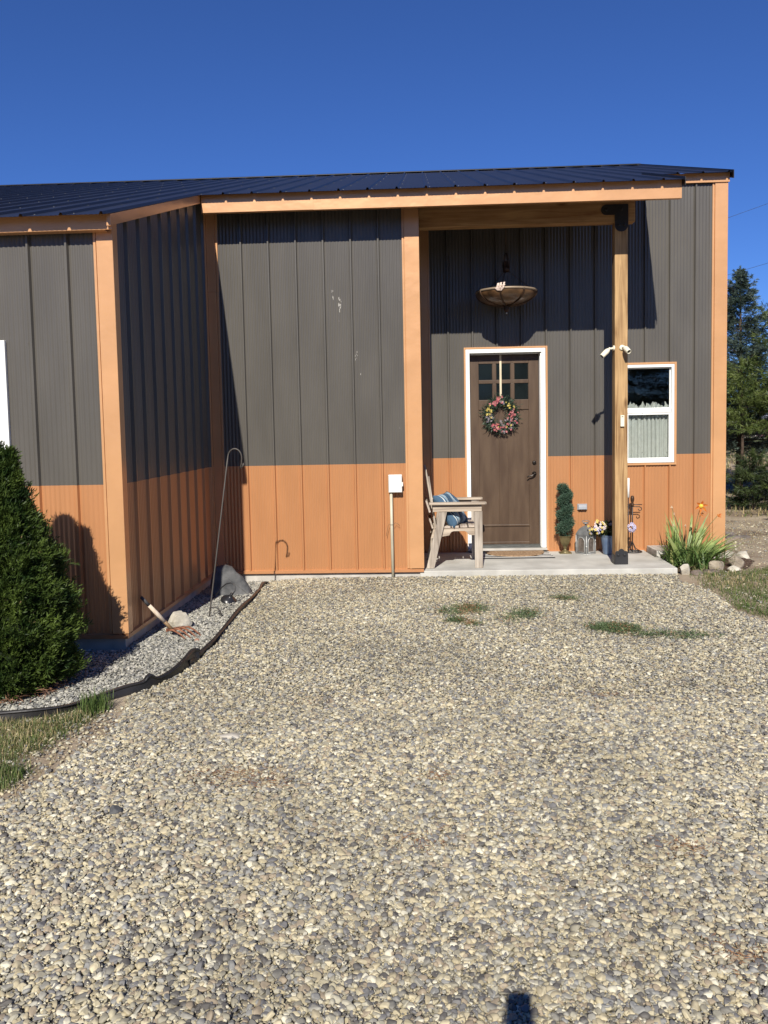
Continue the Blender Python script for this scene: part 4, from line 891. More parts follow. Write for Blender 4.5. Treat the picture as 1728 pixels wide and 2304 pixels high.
# the big leaning slab of dark rock in the corner
sb = MB(); outl = [(-.17, 0), (-.185, .12), (-.165, .24), (-.12, .315), (-.02, .325), (.05, .30), (.085, .255), (.16, .19), (.205, .12), (.235, .04), (.25, 0)]
rr = random.Random(4); n = len(outl); vs = []
for k, (dy, sc_, dz) in enumerate(((0, .90, 0), (.03, 1.0, .0), (.10, 1.0, .01), (.15, .86, 0))):
    for x, z in outl: vs.append((x*sc_+rr.gauss(0, .004)+.0, dy+z*.28+rr.gauss(0, .006), max(0, z*sc_+dz+rr.gauss(0, .003))-.02))
sb.add(vs, [tuple(range(n)), tuple(range(4*n-1, 3*n-1, -1))]+[(k*n+i, (k+1)*n+i, (k+1)*n+(i+1) % n, k*n+(i+1) % n) for k in range(3) for i in range(n)])
sb.v = [tuple(Matrix.Rotation(.28, 3, 'Z') @ Vector(v)+Vector((-2.03, 8.50, 0))) for v in sb.v]
o = sb.build('rock_slab', RG, None, bevel=.012); o['label'] = 'large dark grey slab of rock standing in the inside corner of the house'; o['category'] = 'rock'
# black goose-neck lamp lying by the slab
bn = thing('garden_lamp', 'small black dome lamp on a curved neck lying against the dark rock slab', 'garden lamp', (-1.96, 8.24, 0))
m = MB(); m.tube([(-2.17, 8.36, .02), (-2.10, 8.30, .085), (-2.05, 8.26, .145), (-2.0, 8.24, .185), (-1.95, 8.22, .20), (-1.91, 8.21, .185), (-1.893, 8.2, .155), (-1.90, 8.19, .12), (-1.925, 8.18, .085)], .006, 8); m.build('neck', BLACKM, bn)
m = MB(); ax = Vector((.45, -.30, 1)).normalized(); cc = Vector((-1.955, 8.175, .035))
m.lathe([(.082, -.022), (.085, -.012), (.078, .006), (.055, .026), (.026, .040), (.018, .052), (.016, .075), (.008, .085), (0, .085)], cc, 28, axis=ax); m.lathe([(.080, -.020), (0, -.014)], cc, 28, axis=ax); m.build('shade', pm('black_enamel', (.02, .02, .023), .3, .1), bn)
# garden fork
gf = thing('garden_fork', 'old four tined garden fork with a worn wooden handle leaning on the wall', 'garden fork', (-2.05, 6.85, 0))
a0 = Vector((-2.338, 6.70, .375)); a1 = Vector((-2.115, 6.83, .055)); pts = [a0.lerp(a1, i/8) for i in range(9)]
m = MB(); m.tube([a0, a0.lerp(a1, .24)], [.013, .0145], 12); m.build('grip', pm('grey_sleeve', (.07, .07, .072), .6), gf)
m = MB(); m.tube([a0.lerp(a1, t_) for t_ in (.24, .5, .72)], [.0155, .018, .016], 12); m.build('handle', wood('ash_handle', (.50, .40, .30), (.72, .62, .50), knots=False), gf)
m = MB(); m.tube([a0.lerp(a1, t_) for t_ in (.72, .86, 1.)], [.0165, .014, .012], 12); m.build('socket', pm('worn_brown', (.22, .14, .07), .6, .1), gf)
RST = pm('rust', (.17, .065, .035), .85, .1, .3, col2=(.33, .15, .09), vs=25, bump=.4, bs=90)
m = MB(); m.board((-2.17, 6.80, .07), (-2.06, 6.93, .06), .028, .008, (0, 0, 1))
for k in range(4):
    q0 = Vector((-2.16+.033*k, 6.81+.038*k, .065)); d = Vector((.165, -.10, 0)); m.tube([q0, q0+d*.35+Vector((0, 0, .012)), q0+d*.75+Vector((0, 0, -.01)), q0+d*1.1+Vector((0, 0, -.045))], [.008, .0085, .007, .004], 8)
m.build('tine_head', RST, gf)
# plastic edging, two overlapping strips
EDG = pm('black_edging_plastic', (.012, .012, .013), .42, 0, .5, col2=(.028, .026, .026), vs=4, bump=.15, bs=12, bdist=.01)
def edging(label, path, hf, lean, group):
    P = [Vector((x, y, 0)) for x, y in path]
    # resample
    fine = []
    for i in range(len(P)-1):
        p0 = P[max(i-1, 0)]; p1 = P[i]; p2 = P[i+1]; p3 = P[min(i+2, len(P)-1)]
        for k in range(10):
            t_ = k/10; fine.append(.5*((2*p1)+(p2-p0)*t_+(2*p0-5*p1+4*p2-p3)*t_*t_+(3*p1-p0-3*p2+p3)*t_**3))
    fine.append(P[-1]); m = MB(); rings = []; N_ = len(fine)
    for i, p in enumerate(fine):
        d = (fine[min(i+1, N_-1)]-fine[max(i-1, 0)]).normalized(); s_ = Vector((-d.y, d.x, 0)); u = i/(N_-1); h_ = hf(u)
        s_ = -s_  # towards the drive side handled by sign of lean
        L_ = lean+.25*math.sin(u*17); prof_ = [(0, -.05), (.006, h_*.35), (.002, h_*.42), (.012, h_*.46), (.004, h_*.54), (.004, h_*.74), (.012, h_*.80), (.016, h_*.90), (.012, h_), (.0, h_*1.03), (-.012, h_), (-.016, h_*.9), (-.010, h_*.8), (-.004, h_*.74), (-.006, -.05)]
        rings.append([p+s_*(a+L_*max(0, b))+Vector((0, 0, b+float(gz(p.x, p.y)))) for a, b in prof_])
    k = len(rings[0]); vs = [v for r in rings for v in r]
    m.add(vs, [(i*k+j, i*k+(j+1) % k, (i+1)*k+(j+1) % k, (i+1)*k+j) for i in range(N_-1) for j in range(k)]+[tuple(range(k))[::-1], tuple((N_-1)*k+j for j in range(k))], 0, False)
    o = m.build('landscape_edging', EDG); o['label'] = label; o['category'] = 'edging'; o['group'] = group; return o
GE = 'black plastic edging round the gravel bed'
edging('black plastic edging strip running back to the middle wall of the house', EDGE[:7]+[(-1.735, 5.93)], lambda u: .050-.030*math.exp(-(u/.08)**2)-.02*math.exp(-((u-.17)/.05)**2)+.006*math.sin(u*21), .1, GE)
edging('taller black edging strip curving round the shrub at the left', [(-1.70, 6.12)]+[(x+.012, y-.01) for x, y in EDGE[6:]], lambda u: .095-.035*min(1, max(0, (u-.22)*9))+.045*math.exp(-((u-.345)/.018)**2)+.008*math.sin(u*19), .15, GE)
# concrete block by the slab
m = MB(); bx0, bx1, by0, by1, bz0, bz1 = 2.80, 3.07, 10.05, 10.50, .0, .19
m.box(bx0, bx0+.045, by0, by1, bz0, bz1); m.box(bx1-.03, bx1, by0, by1, bz0, bz1); m.box(bx0+.045, bx1-.03, by0, by1, bz1-.045, bz1); m.box(bx0+.045, bx1-.03, by0, by1, bz0, bz0+.03); m.box(bx0+.045, bx1-.03, by0+.2, by1, bz0+.03, bz1-.045)
o = m.build('concrete_block', CONC, None, bevel=.006); o['label'] = 'hollow concrete block lying on its side at the end of the porch'; o['category'] = 'concrete block'
m = MB(); m.tube([(4.42, 12.9, .03), (4.62, 12.55, .035)], .03, 10); m.box(4.45, 4.80, 12.35, 12.48, 0, .03)
o = m.build('scrap_plank', pm('old_plank', (.10, .085, .075), .8, col2=(.2, .17, .15), vs=12)); o['label'] = 'dark scrap of wood lying on the dirt just past the house corner'; o['category'] = 'plank'
# ------------------------------------------------------------------ plants
# clipped arborvitae at the left
ab = thing('arborvitae', 'dense green cone shaped evergreen shrub in the bed at the left wall', 'shrub', (-2.93, 5.50, 0))
rg = np.random.default_rng(21)
def abr(z): return np.interp(z, [0, .10, .29, .57, .90, 1.21, 1.46, 1.60, 1.70], [.36, .44, .475, .460, .375, .235, .115, .05, 0])
n = 30000
z = rg.uniform(0.02, 1, n)**1.15*1.67; th = rg.uniform(0, 2*np.pi, n)
lump = 1+.12*np.sin(3*th+z*7)*np.sin(z*9+th*2)+.10*np.sin(7*th+10*z)*np.sin(15*z-5*th)
rad = abr(z)*lump*(1-np.abs(rg.normal(0, .09, n)))+.075*(rg.uniform(0, 1, n) < .09)*rg.uniform(0, 1, n)
# a second, lower leader on the right
two = rg.uniform(0, 1, n) < .035
z2 = 1.18+rg.uniform(0, 1, n)*.42; r2 = (1.62-z2)*.22*rg.uniform(.3, 1, n)
cx = np.where(two, -2.78, -2.935); z = np.where(two, z2, z); rad = np.where(two, r2, rad)
P = np.stack([cx+rad*np.cos(th), 5.50+rad*np.sin(th), z], 1)
D0 = nrm(np.stack([np.cos(th)*.75, np.sin(th)*.75, .55+.5*z], 1)+rg.normal(0, .38, (n, 3)))
S_ = nrm(np.cross(D0, nrm(rg.normal(size=(n, 3)))))
VV = []; FF = []; o_ = 0
for k, sg in ((0, 0), (1, .75), (2, -.75), (3, .45), (4, -.45)):
    D = nrm(D0+S_*sg); B = P+D0*(.0 if k == 0 else .012*k); L_ = rg.uniform(.030, .055, n)*(1.25 if k == 0 else .8)
    V, F = leaves(B, D, L_, .0085, rg); VV.append(V); FF.append(F+o_); o_ += len(V)
fast('foliage', np.concatenate(VV), np.concatenate(FF), leafm('arborvitae_green', (.018, .042, .009), (.105, .155, .03), 7, .3), ab)
m = MB(); m.lathe([(r*.80, z_) for z_, r in [(.02, .32), (.1, .42), (.3, .46), (.6, .44), (.94, .36), (1.2, .22), (1.45, .09), (1.53, .0)]], (-2.935, 5.5, 0), 24); m.build('inner_core', pm('inner_dark', (.012, .022, .006), .95), ab)  # solid dark core filling the inside of the foliage
m = MB()
for i in range(5): a = i*1.3; m.tube([(-2.93+.05*math.cos(a), 5.5+.05*math.sin(a), -.02), (-2.93+.14*math.cos(a), 5.5+.14*math.sin(a), .35)], [.022, .014], 6)
m.build('trunk', pm('reddish_bark', (.12, .07, .045), .9, var=.3, vs=30, bump=.5), ab)
n = 1300; z = rg.uniform(0, 1, n)**1.6*1.1+.03; th = rg.uniform(0, 2*np.pi, n)+0; hot = .5+.5*np.sin(4*th+z*9); kk = rg.uniform(0, 1, n) < hot**3
z, th = z[kk], th[kk]; n = len(z); rad = abr(z)*rg.uniform(.88, 1.02, n); P = np.stack([-2.935+rad*np.cos(th), 5.5+rad*np.sin(th), z], 1)
V, F = leaves(P, nrm(np.stack([np.cos(th), np.sin(th), .3+0*z], 1)+rg.normal(0, .5, (n, 3))), rg.uniform(.03, .06, n), .007, rg)
fast('dead_sprig', V, F, pm('dead_sprig_brown', (.10, .065, .03), .9, col2=(.25, .19, .09), vs=20), ab)
# reddish dry litter under it
n = 900; th = rg.uniform(-2.9, .2, n); rr2 = .5*np.sqrt(rg.uniform(.35, 1, n)); P = np.stack([-2.93+rr2*np.cos(th), 5.48+rr2*np.sin(th), rg.uniform(.008, .07, n)], 1)
D = nrm(rg.normal(size=(n, 3))*np.array([1, 1, .35])); V, F = leaves(P, D, rg.uniform(.03, .08, n), .006, rg)
fast('litter', V, F, pm('dry_litter', (.16, .075, .04), .9, col2=(.36, .20, .12), vs=30), ab)
# grass
def grass(name, label, poly, n, h, wd, mats, seed, clump_=.5, flat=.55, wmi=(.6, .4), zoff=0., **props):
    rg = np.random.default_rng(seed); P = np.array(poly); x0, y0 = P.min(0); x1, y1 = P.max(0)
    X = rg.uniform(x0, x1, n*4); Y = rg.uniform(y0, y1, n*4)
    dn = .5+.5*np.sin(X*9+3*np.sin(Y*5+seed))*np.sin(Y*11+2*np.sin(X*7))
    fz = rg.normal(0, .05, (2, n*4))
    k = inpoly(X+fz[0], Y+fz[1], poly) & (rg.uniform(0, 1, n*4) < (1-clump_)+clump_*dn); X = X[k][:n]; Y = Y[k][:n]; n = len(X)
    B = np.stack([X, Y, gz(X, Y)+zoff], 1); A = rg.uniform(0, 2*np.pi, n); tilt = np.abs(rg.normal(0, flat, n)); Hh = h*rg.uniform(.4, 1.2, n)
    d = np.stack([np.cos(A)*np.sin(tilt), np.sin(A)*np.sin(tilt), np.cos(tilt)], 1); s = np.stack([-np.sin(A), np.cos(A), 0*A], 1)*(wd*rg.uniform(.6, 1.3, n))[:, None]/2
    M = B+d*Hh[:, None]*.55; T = B+d*Hh[:, None]*.9+np.stack([np.cos(A), np.sin(A), -.25+0*A], 1)*Hh[:, None]*.22*tilt[:, None]
    T[:, 2] = np.maximum(T[:, 2], B[:, 2]+.003); M[:, 2] = np.maximum(M[:, 2], B[:, 2]+.003)
    V = np.stack([B-s, B+s, M+s*.8, M-s*.8, T+s*.15, T-s*.15], 1).reshape(-1, 3); i = np.arange(n)[:, None]*6
    F = np.concatenate([i+np.array([0, 1, 2, 3]), i+np.array([3, 2, 4, 5])], 0)
    pat = np.sin(X*2.1+1)*np.sin(Y*2.9+.5)*.5+.5; r = rg.uniform(0, 1, n)*.6+pat*.4; mi = np.zeros(n, int)
    mi[r > wmi[0]] = 1 if len(mats) > 1 else 0
    if len(mats) > 2: mi[r > wmi[0]+(1-wmi[0])*wmi[1]] = 2
    return fast(name, V, F, mats, mi=np.concatenate([mi, mi]), kind='stuff', label=label, **props)
G1 = leafm('grass_green', (.055, .10, .022), (.14, .20, .055), 12, .3, .6); G2 = leafm('grass_dry', (.30, .235, .11), (.52, .43, .24), 15, .2, .8); G3 = leafm('grass_olive', (.10, .12, .045), (.20, .20, .08), 12, .25, .7)
LAWN_L = [(-2.9, 4.78), (-2.35, 4.84), (-2.06, 5.06), (-2.0, 4.98), (-2.08, 4.7), (-2.13, 4.45), (-2.18, 4.25), (-2.35, 4.15), (-2.9, 4.3)]
grass('grass', 'patch of green and straw coloured grass below the black edging', LAWN_L, 8500, .052, .004, [G1, G3, G2], 31, .5, .95, wmi=(.5, .45))
grass('grass', 'tuft of fresh green grass blades against the black edging', [(-2.14, 5.06), (-2.02, 5.10), (-1.98, 5.02), (-2.10, 4.92)], 260, .14, .005, [G1, G1, G3], 32, .1, .35)
grass('grass', 'dark green grass clump at the left edge on bare dirt', [(-2.6, 3.75), (-2.06, 3.85), (-2.02, 4.02), (-2.2, 4.14), (-2.6, 4.1)], 2200, .07, .0045, [G1, G3], 33, .3)
grass('grass', 'dead straw blades lying on the dirt by the left grass', [(-2.6, 2.9), (-1.6, 3.2), (-1.75, 4.9), (-2.1, 4.95), (-2.6, 4.9)], 500, .09, .003, [G2], 34, .6, 1.6)
LAWN_R = [(3.02, 9.45), (2.92, 8.7), (2.98, 8.2), (2.86, 7.7), (3.0, 7.1), (3.4, 6.6), (5.5, 6.4), (6.2, 9.3), (5.2, 10.1), (4.2, 9.9), (3.6, 9.55)]
grass('lawn', 'short patchy green and brown lawn at the right of the gravel', LAWN_R, 32000, .055, .005, [G1, G3, G2], 35, .55, .8, wmi=(.55, .6))
FARL = [(4.6, 15.2), (16, 14), (24, 36), (8, 36), (5.2, 18)]
grass('lawn', 'dry grass slope under and beyond the conifers at the right', FARL, 30000, .14, .016, [G3, G2, G1], 36, .5, .6, wmi=(.45, .6))
grass('grass', 'sparse dry stubble on the dirt right of the house', [(3.9, 10.8), (6.5, 10.6), (7, 15), (4.6, 15)], 1600, .05, .005, [G2, G3], 37, .7, 1.0)
# low weeds growing in the driveway gravel
WD1 = leafm('weed_green', (.05, .085, .035), (.15, .20, .09), 20, .2); WD2 = leafm('weed_red', (.22, .11, .05), (.34, .22, .12), 20, .2)
def weed(label, cx, cy, rx, ry, n, seed, redf=.2):
    rg = np.random.default_rng(seed); k = rg.integers(3, 6); C = rg.normal(0, .42, (k, 2)); w_ = rg.integers(0, k, n)
    q = C[w_]+rg.normal(0, .30, (n, 2)); X = cx+q[:, 0]*rx; Y = cy+q[:, 1]*ry
    P = np.stack([X, Y, gz(X, Y)+.018+rg.exponential(.010, n)], 1); D = nrm(rg.normal(size=(n, 3))*np.array([1, 1, .5])+np.array([0, 0, .45]))
    V, F = leaves(P, D, rg.uniform(.012, .05, n), rg.uniform(.003, .008, n), rg); mi = (rg.uniform(0, 1, n) < redf*(1+np.sin(X*20))).astype(int)
    o = fast('weed_patch', V, F, [WD1, WD2], mi=mi); o['label'] = label; o['category'] = 'weeds'; o['group'] = 'weed patches in the gravel'
weed('green weed patch with reddish stems nearest the porch, left of the others', .36, 7.75, .26, .26, 1500, 41, .3)
weed('small grey green weed tuft just in front of the leftmost weed patch', .36, 7.22, .15, .13, 700, 42, .35)
weed('thin sparse weeds scattered between the left and right weed patches', .86, 7.55, .25, .30, 900, 43, .1)
weed('small flat green weed right of centre and closest to the porch slab', 1.38, 8.12, .17, .12, 420, 44, .1)
weed('largest dark green weed patch spreading flat over the gravel at the right', 1.56, 6.95, .26, .22, 2400, 45, .12)
weed('straggling weed runners reaching right from the largest weed patch', 1.98, 6.72, .32, .16, 800, 46, .05)
# rusty brown needle litter
NL = pm('needle_litter', (.15, .07, .03), .9, col2=(.33, .18, .09), vs=60)
k_ = 0
for cx_, cy_, rx, ry, nn in ((-.98, 4.02, .14, .06, 420), (-.80, 3.92, .10, .05, 200), (.06, 3.98, .05, .04, 120), (1.02, 3.30, .06, .04, 150), (-.70, 5.1, .12, .06, 130), (-.05, 3.35, .09, .06, 200), (1.15, 5.2, .1, .05, 150), (.99, 2.62, .07, .05, 220), (-.5, 8.7, .3, .2, 300), (-1.3, 8.6, .25, .2, 350)):
    rg = np.random.default_rng(60+k_); k_ += 1; X = cx_+rg.normal(0, rx, nn); Y = cy_+rg.normal(0, ry, nn)
    P = np.stack([X, Y, gz(X, Y)+.02+rg.uniform(0, .012, nn)], 1); D = nrm(rg.normal(size=(nn, 3))*np.array([1, 1, .15])); V, F = leaves(P, D, rg.uniform(.012, .035, nn), .0028, rg)
    fast('needle_litter', V, F, NL, kind='stuff', label='brown dry needle litter caught between the pebbles')
rg = np.random.default_rng(77); nn = 60; X = rg.uniform(-1.9, 2.6, nn); Y = 2.4+rg.uniform(0, 1, nn)**1.5*5; P = np.stack([X, Y, gz(X, Y)+.026], 1); D = nrm(rg.normal(size=(nn, 3))*np.array([1, 1, .06]))
V, F = leaves(P, D, rg.uniform(.05, .15, nn), .0032, rg); fast('straw', V, F, G2, kind='stuff', label='single straw stems lying on the gravel')
# dark soil of the flower bed
BED2 = [(2.83, 9.42), (3.3, 9.50), (3.75, 9.75), (4.05, 10.3), (4.0, 10.75), (3.8, 10.8), (3.78, 10.53), (3.0, 10.53), (2.83, 10.0)]
sheet('flower_bed_soil', np.arange(2.7, 4.2, .03), np.arange(9.3, 10.9, .03), .012, pm('dark_soil', (.055, .035, .025), .95, 0, .1, col2=(.16, .11, .08), vs=20, detail=10, bump=1, bs=70, bdist=.02), BED2, kind='structure')
# daylily with strap leaves
dl = thing('daylily', 'orange flowering daylily with arching strap leaves beside the porch block', 'plant', (3.12, 9.85, 0))
def ribbon(VV, FF, base, az, L, up, w_, droop, rg, seg=7, twist=.3):
    p = np.array(base, float); d = np.array([math.cos(az)*math.cos(up), math.sin(az)*math.cos(up), math.sin(up)]); s = np.array([-math.sin(az), math.cos(az), 0.])
    tw = rg.normal(0, twist); s = s*math.cos(tw)+np.cross(d, s)*math.sin(tw); o = len(VV)
    for i in range(seg+1):
        u = i/seg; ww = w_*(.6+.4*math.sin(math.pi*min(1, u*1.3)))*(1-u**3.5)
        VV.append(p-s*ww/2); VV.append(p+s*ww/2)
        d = d+np.array([math.cos(az)*.3, math.sin(az)*.3, -1])*droop*(.4+1.2*u)/seg; d = d/np.linalg.norm(d); p = p+d*L/seg
        if p[2] < .01: p[2] = .01
    for i in range(seg): FF.append((o+2*i, o+2*i+1, o+2*i+3, o+2*i+2))
rg = np.random.default_rng(9); VV = []; FF = []
for i in range(250):
    c = (3.10+rg.normal(0, .10), 9.80+rg.normal(0, .12), 0); ribbon(VV, FF, c, rg.uniform(0, 6.283), rg.uniform(.30, .60), rg.uniform(.85, 1.5), rg.uniform(.012, .022), rg.uniform(.9, 2.6), rg)
for i in range(60):
    c = (3.36+rg.normal(0, .07), 9.95+rg.normal(0, .1), 0); ribbon(VV, FF, c, rg.uniform(-1.2, 1.4), rg.uniform(.35, .60), rg.uniform(.8, 1.35), rg.uniform(.010, .016), rg.uniform(.7, 1.6), rg)
fast('strap_leaf', np.array(VV), np.array(FF), leafm('daylily_green', (.06, .125, .03), (.17, .25, .075), 12, .35, .4), dl, smooth=True)
VV = []; FF = []
for x_, y_, az, L, up in ((3.00, 9.92, 2.6, .62, 1.45), (2.99, 9.95, 1.2, .60, 1.5), (3.10, 9.85, .5, .66, 1.12), (3.13, 9.85, .45, .62, 1.2), (3.15, 9.88, .3, .60, .95), (3.16, 9.9, .2, .62, .75), (3.2, 9.9, 0.1, .66, .82), (3.12, 9.9, .9, .7, 1.25), (3.05, 9.8, 3.0, .5, 1.2), (3.08, 9.78, -1.3, .45, 1.1), (3.25, 9.95, .3, .68, .62), (3.05, 9.9, 1.9, .7, 1.3), (3.1, 9.8, 2.3, .38, 1.0), (2.96, 9.86, 1.8, .5, 1.5), (3.1, 9.82, .6, .6, 1.15)):
    for j in range(5): ribbon(VV, FF, (x_+rg.normal(0, .02), y_, 0), az+rg.normal(0, .25), L*rg.uniform(.85, 1.05), up+rg.normal(0, .06), rg.uniform(.048, .066), .45, rg, 7, .5)
fast('broad_leaf', np.array(VV), np.array(FF), leafm('iris_green', (.19, .29, .08), (.44, .52, .20), 8, .4, .45), dl, smooth=True)
VV = []; FF = []
for i in range(70): ribbon(VV, FF, (3.08+rg.normal(0, .13), 9.68+rg.normal(0, .10), 0), rg.uniform(-3, .3), rg.uniform(.14, .34), rg.uniform(.5, 1.4), rg.uniform(.006, .012), rg.uniform(1.5, 3), rg)
for i in range(60): ribbon(VV, FF, (2.90+rg.normal(0, .07), 9.75+rg.normal(0, .12), .01), rg.uniform(-3, 3), rg.uniform(.06, .16), rg.uniform(0, .8), rg.uniform(.004, .008), 1., rg)
fast('dead_leaf', np.array(VV), np.array(FF), G2, dl, smooth=True)
VV = []; FF = []
for i in range(3): ribbon(VV, FF, (2.925+.01*i, 9.83, 0), 1.6+i*.5, .36-.05*i, 1.5, .055, .25, rg)
fast('yellow_leaf', np.array(VV), np.array(FF), leafm('yellowing_leaf', (.40, .42, .12), (.58, .58, .28), 12, .35), dl, smooth=True)
ORG = pm('orange_petal', (.50, .10, .02), .6, col2=(.62, .22, .03), vs=30, trans=.25); PALEF = pm('faded_petal', (.55, .42, .28), .8, trans=.2)
for (tx, ty, tz), kind_ in (((3.175, 9.62, .765), 'a'), ((3.20, 9.70, .66), 'b'), ((3.43, 9.80, .635), 'b'), ((2.885, 9.75, .745), 'c'), ((2.915, 9.76, .665), 'c'), ((2.89, 9.7, .54), 'c'), ((3.06, 9.8, .52), 'c')):
    m = MB(); b0 = Vector((3.10+random.gauss(0, .04), 9.85, 0)); tt = Vector((tx, ty, tz)); m.tube([b0, b0.lerp(tt, .5)+Vector((0, 0, .08)), tt], [.004, .0035, .003], 6); m.build('stem', G3, dl)
    m = MB()
    if kind_ == 'a':
        for k in range(6):
            a = k*math.pi/3+.3; d = Vector((math.cos(a), -.35, math.sin(a))).normalized(); e = Vector((-math.sin(a), 0, math.cos(a)))
            c0 = tt; L_ = .085
            m.add([c0, c0+d*L_*.5+e*.016+Vector((0, -.01, 0)), c0+d*L_+Vector((0, -.0, -.012)), c0+d*L_*.5-e*.016+Vector((0, -.01, 0))], [(0, 1, 2, 3)], 0)
        m.lathe([(.026, 0), (.020, .014), (0, .02)], tt+Vector((0, -.012, 0)), 10, 1, True, axis=(0, -1, .1))
    else:
        for k in range(5):
            d = Vector((random.gauss(.4 if kind_ == 'b' else 0, .6), -.5, random.gauss(0, .7))).normalized()*(.05 if kind_ == 'b' else .022); e = d.orthogonal().normalized()*.008
            m.add([tt, tt+d*.5+e, tt+d, tt+d*.5-e], [(0, 1, 2, 3)], 0)
        m.lathe([(.008, -.01), (.006, .01), (0, .016)], tt, 6, 0)
    m.build('flower', [PALEF if kind_ == 'c' else ORG, pm('gold_centre', (.72, .47, .05), .6)], dl)
# conifers
def conifer(name, label, x, y, h, r0, seed, mat, bark, nwh=26, ntw=9, L=.09, z0=.25, droop=.35, dens=1., round_=1., tuft=10, wd=.010, spread=.75, tw=.34):
    rg = np.random.default_rng(seed); zb = float(gz(x, y)); t = thing(name, label, 'tree', (x, y, zb), 'conifers right of the house')
    m = MB(); m.tube([(x, y, zb-.1), (x+.03, y, zb+h*.4), (x, y, zb+h*.97)], [.09*h/5, .05*h/5, .006], 8); B = MB(); PP = []; DD = []
    for wI in range(nwh):
        u = (wI+.5)/nwh; zz = z0+(h-z0-.15)*u; Rm = r0*(1-u)**round_*(1 if u > .08 else .8)+.025
        for b in range(max(4, int(8*dens-3*u))):
            a = rg.uniform(0, 2*np.pi); Lb = Rm*rg.uniform(.5, 1.15); e0 = .85*u*u+.12-rg.uniform(0, .25)*(1-u)
            p0 = np.array([x, y, zb+zz+rg.normal(0, .04)]); d = np.array([math.cos(a), math.sin(a), e0]); ns = 6
            line = [p0+d*Lb*s+np.array([0, 0, -droop*Lb*s*s*(1-u)+.22*Lb*s**3]) for s in np.linspace(0, 1, ns)]
            B.tube(line, [max(.003, .012*(1-s)*Lb) for s in np.linspace(0, 1, ns)], 4, cap=False)
            k = int(ntw*(Lb/.5)**.8)+3
            for q in range(k):
                s = rg.uniform(.18, 1); f = s*(ns-1); i = min(int(f), ns-2); p = line[i]*(1-(f-i))+line[i+1]*(f-i)
                side = rg.choice([-1, 1]); ta = a+side*rg.uniform(.5, 1.1); tl = Lb*tw*(1.15-s)+.05
                td = np.array([math.cos(ta), math.sin(ta), rg.normal(.0, .18)]); ks = rg.uniform(0, 1, tuft)[:, None]
                PP.append(p+td*tl*ks); DD.append(np.broadcast_to(td, (tuft, 3))+rg.normal(0, spread, (tuft, 3)))
    tip = np.array([x, y, zb+h*.985]); ks = rg.uniform(0, 1, (160, 1)); PP.append(tip-np.array([0, 0, h*.13])*ks); DD.append(rg.normal(0, .45, (160, 3))+np.array([0, 0, 1.1]))
    P = np.concatenate(PP); D = nrm(np.concatenate(DD)); V, F = leaves(P, D, rg.uniform(.6, 1.2, len(P))*L, wd, rg)
    m.build('trunk', bark, t); B.build('branches', bark, t); fast('crown', V, F, mat, t); return t
BARK = pm('bark', (.07, .05, .038), .9, 0, .2, var=.3, vs=15, bump=.8, bs=30)
SPR = leafm('spruce_blue_green', (.035, .06, .045), (.12, .165, .135), 3, .15); PIN = leafm('pine_green', (.045, .075, .018), (.15, .19, .05), 3, .2); DPN = leafm('dark_pine_green', (.018, .034, .012), (.07, .095, .03), 3, .15)
conifer('spruce_tree', 'tall blue green spruce with a pointed top just past the house corner', 7.10, 19, 5.15, 1.95, 51, SPR, BARK, 30, 17, .070, 1.0, .12, 1.7, 1.0, 16, .011, .42, .24)
conifer('pine_tree', 'bushy yellow green pine in front of the spruce at the right edge', 7.35, 16.6, 3.95, 1.35, 52, PIN, BARK, 16, 10, .12, 1.5, .3, 1.0, .45, 12, .011)
conifer('pine_tree', 'lower dark pine left of the yellow green pine against the spruce', 6.62, 17.6, 3.0, .85, 53, PIN, BARK, 11, 10, .11, 1.55, .2, 1.0, .45, 12, .011)
conifer('spruce_tree', 'dark spruce at the far right edge behind the bushy pine', 8.6, 18.4, 4.5, 1.5, 54, SPR, BARK, 24, 12, .09, 1.6, .3, 1.1, .7, 10, .016)
conifer('pine_tree', 'low spreading pine bough near the ground at the right edge', 6.95, 15.3, 1.3, .75, 55, PIN, BARK, 8, 8, .11, .35, .1, 1.0, .4, 12, .011)
conifer('pine_tree', 'small dense dark pine seedling at the foot of the spruce by the house corner', 6.35, 16.3, 1.15, .62, 58, DPN, BARK, 9, 9, .10, .08, .1, 1.2, .5, 12, .012)
big = conifer('pine_tree', 'large pine beyond the right edge of the photo that shades the grass slope', 7.35, 13.2, 4.6, 1.7, 57, DPN, BARK, 16, 10, .13, .5, .3, 1.0, .6, 12, .014)
# trees behind the viewer, copies of the large pine, mirrored in glass and metal
def copy_tree(src, loc, s, rz, label):
    r = src.copy(); sc.collection.objects.link(r); r.location = loc; r.scale = (s, s, s); r.rotation_euler = (0, 0, rz); r['label'] = label; r['group'] = 'dark pines standing behind the viewer'
    for chd in src.children:
        c = chd.copy(); sc.collection.objects.link(c); c.parent = r
    return r
for i, (x, y, s) in enumerate([(-30, -20, 3.0), (-22, -25, 3.3), (-14, -23, 2.7), (-7, -26, 3.2), (0, -24, 2.8), (7, -26, 3.3), (14, -23, 2.8), (21, -26, 3.2), (28, -20, 3.0), (32, -10, 2.8), (-35, -9, 3.0), (11, -15, 2.0), (5, -17, 2.1), (16.5, -16, 2.1), (.5, -15, 1.9)]):
    copy_tree(big, (x, y, 0), s, i*1.7, 'one of the dark pines standing in a row behind the viewer')
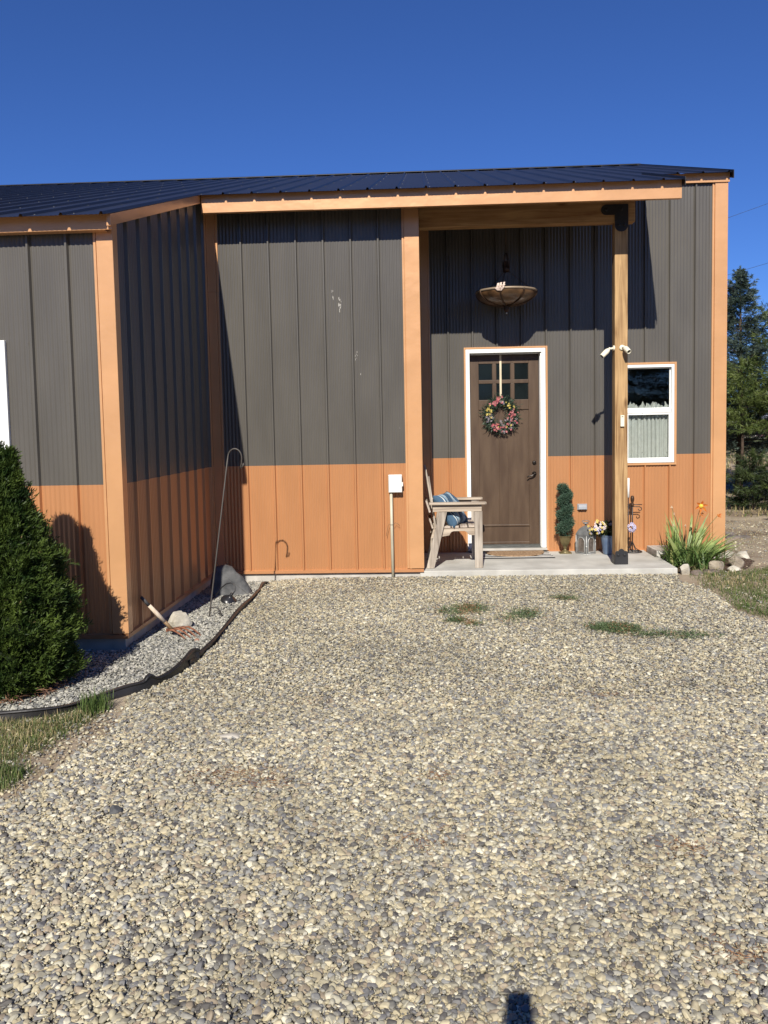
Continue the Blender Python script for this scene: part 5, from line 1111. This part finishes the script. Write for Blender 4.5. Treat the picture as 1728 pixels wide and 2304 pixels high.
# shrub beyond
sb_ = thing('shrub', 'low grey green shrub on the slope below the far fence', 'shrub', (8.3, 25.5, float(gz(8.3, 25.5))))
rg = np.random.default_rng(71); n = 7000; q = nrm(rg.normal(size=(n, 3))); P = np.array([9.4, 25.5, .72])+q*np.array([1.7, .8, .5])*rg.uniform(.5, 1, (n, 1))**.5
V, F = leaves(P, nrm(q+rg.normal(0, .6, (n, 3))), .10, .022, rg); fast('foliage', V, F, leafm('shrub_green', (.06, .09, .04), (.17, .21, .10), 3), sb_)
# far fence, red and white vehicle, wires
fn = thing('fence', 'pale post and rail fence far behind the spruce', 'fence', (11.5, 31, .8)); FW = pm('pale_fence_wood', (.42, .40, .36), .8, var=.2)
for k in range(11):
    x = 9.0+k*.62; m = MB(); m.box(x, x+.10, 31, 31.1, .6, 1.80+.03*(k % 3)); m.build('post', FW, fn)
for zz in (1.0, 1.35, 1.65):
    m = MB(); m.box(8.8, 15.8, 31.1, 31.14, zz, zz+.09); m.build('rail', FW, fn)
cr_ = thing('parked_truck', 'red and white truck glimpsed behind the pines past the fence', 'truck', (17.2, 37.5, .8)); REDC = pm('red_paint', (.42, .02, .02), .3, coat=.5); WHC = pm('white_paint', (.75, .75, .75), .35, coat=.3)
m = MB(); m.prism([(15.2, .75), (19.8, .75), (19.8, 1.25), (18.8, 1.3), (18.2, 1.75), (16.8, 1.75), (16.6, 1.3), (15.2, 1.25)], 'Y', 37, 38.7); m.build('body', REDC, cr_, bevel=.05)
m = MB(); m.box(15.1, 16.55, 37.1, 38.6, 1.27, 1.95); m.build('topper', WHC, cr_, bevel=.05)
m = MB(); m.prism([(16.95, 1.33), (18.55, 1.33), (18.15, 1.68), (17.05, 1.68)], 'Y', 36.98, 37.0); m.build('window', DARKG, cr_)
for x in (16.0, 18.8): m = MB(); m.lathe([(0, -.12), (.36, -.12), (.38, -.08), (.38, .08), (.36, .12), (0, .12)], (x, 37.1, .80), 20, axis=(0, 1, 0)); m.build('wheel', DARKG, cr_)
for lb, za, zb2 in (('upper power line crossing the sky right of the house', 9.65, 18.2), ('lower power line passing just above the spruce top', 7.3, 14.3)):
    m = MB(); m.tube([(10+t_*26, 40, za+(zb2-za)*t_) for t_ in np.linspace(0, 1, 24)], .008, 5); o = m.build('power_line', BLACKM); o['label'] = lb; o['category'] = 'power line'
# the phone the picture was taken with: its shadow falls on the gravel in front
ph = thing('smartphone', 'dark smartphone held up before the viewer, seen only by its shadow', 'phone', (-.02, -.012, EYE-.07))
m = MB(); m.prism(arcpts(.024, EYE+.022, .018, 0, 90, 6)+arcpts(-.020, EYE+.022, .018, 90, 180, 6)+[(-.048, EYE-.125), (.052, EYE-.125)], 'Y', -.016, -.006); m.build('case', pm('phone_case', (.02, .02, .022), .4), ph, bevel=.003)
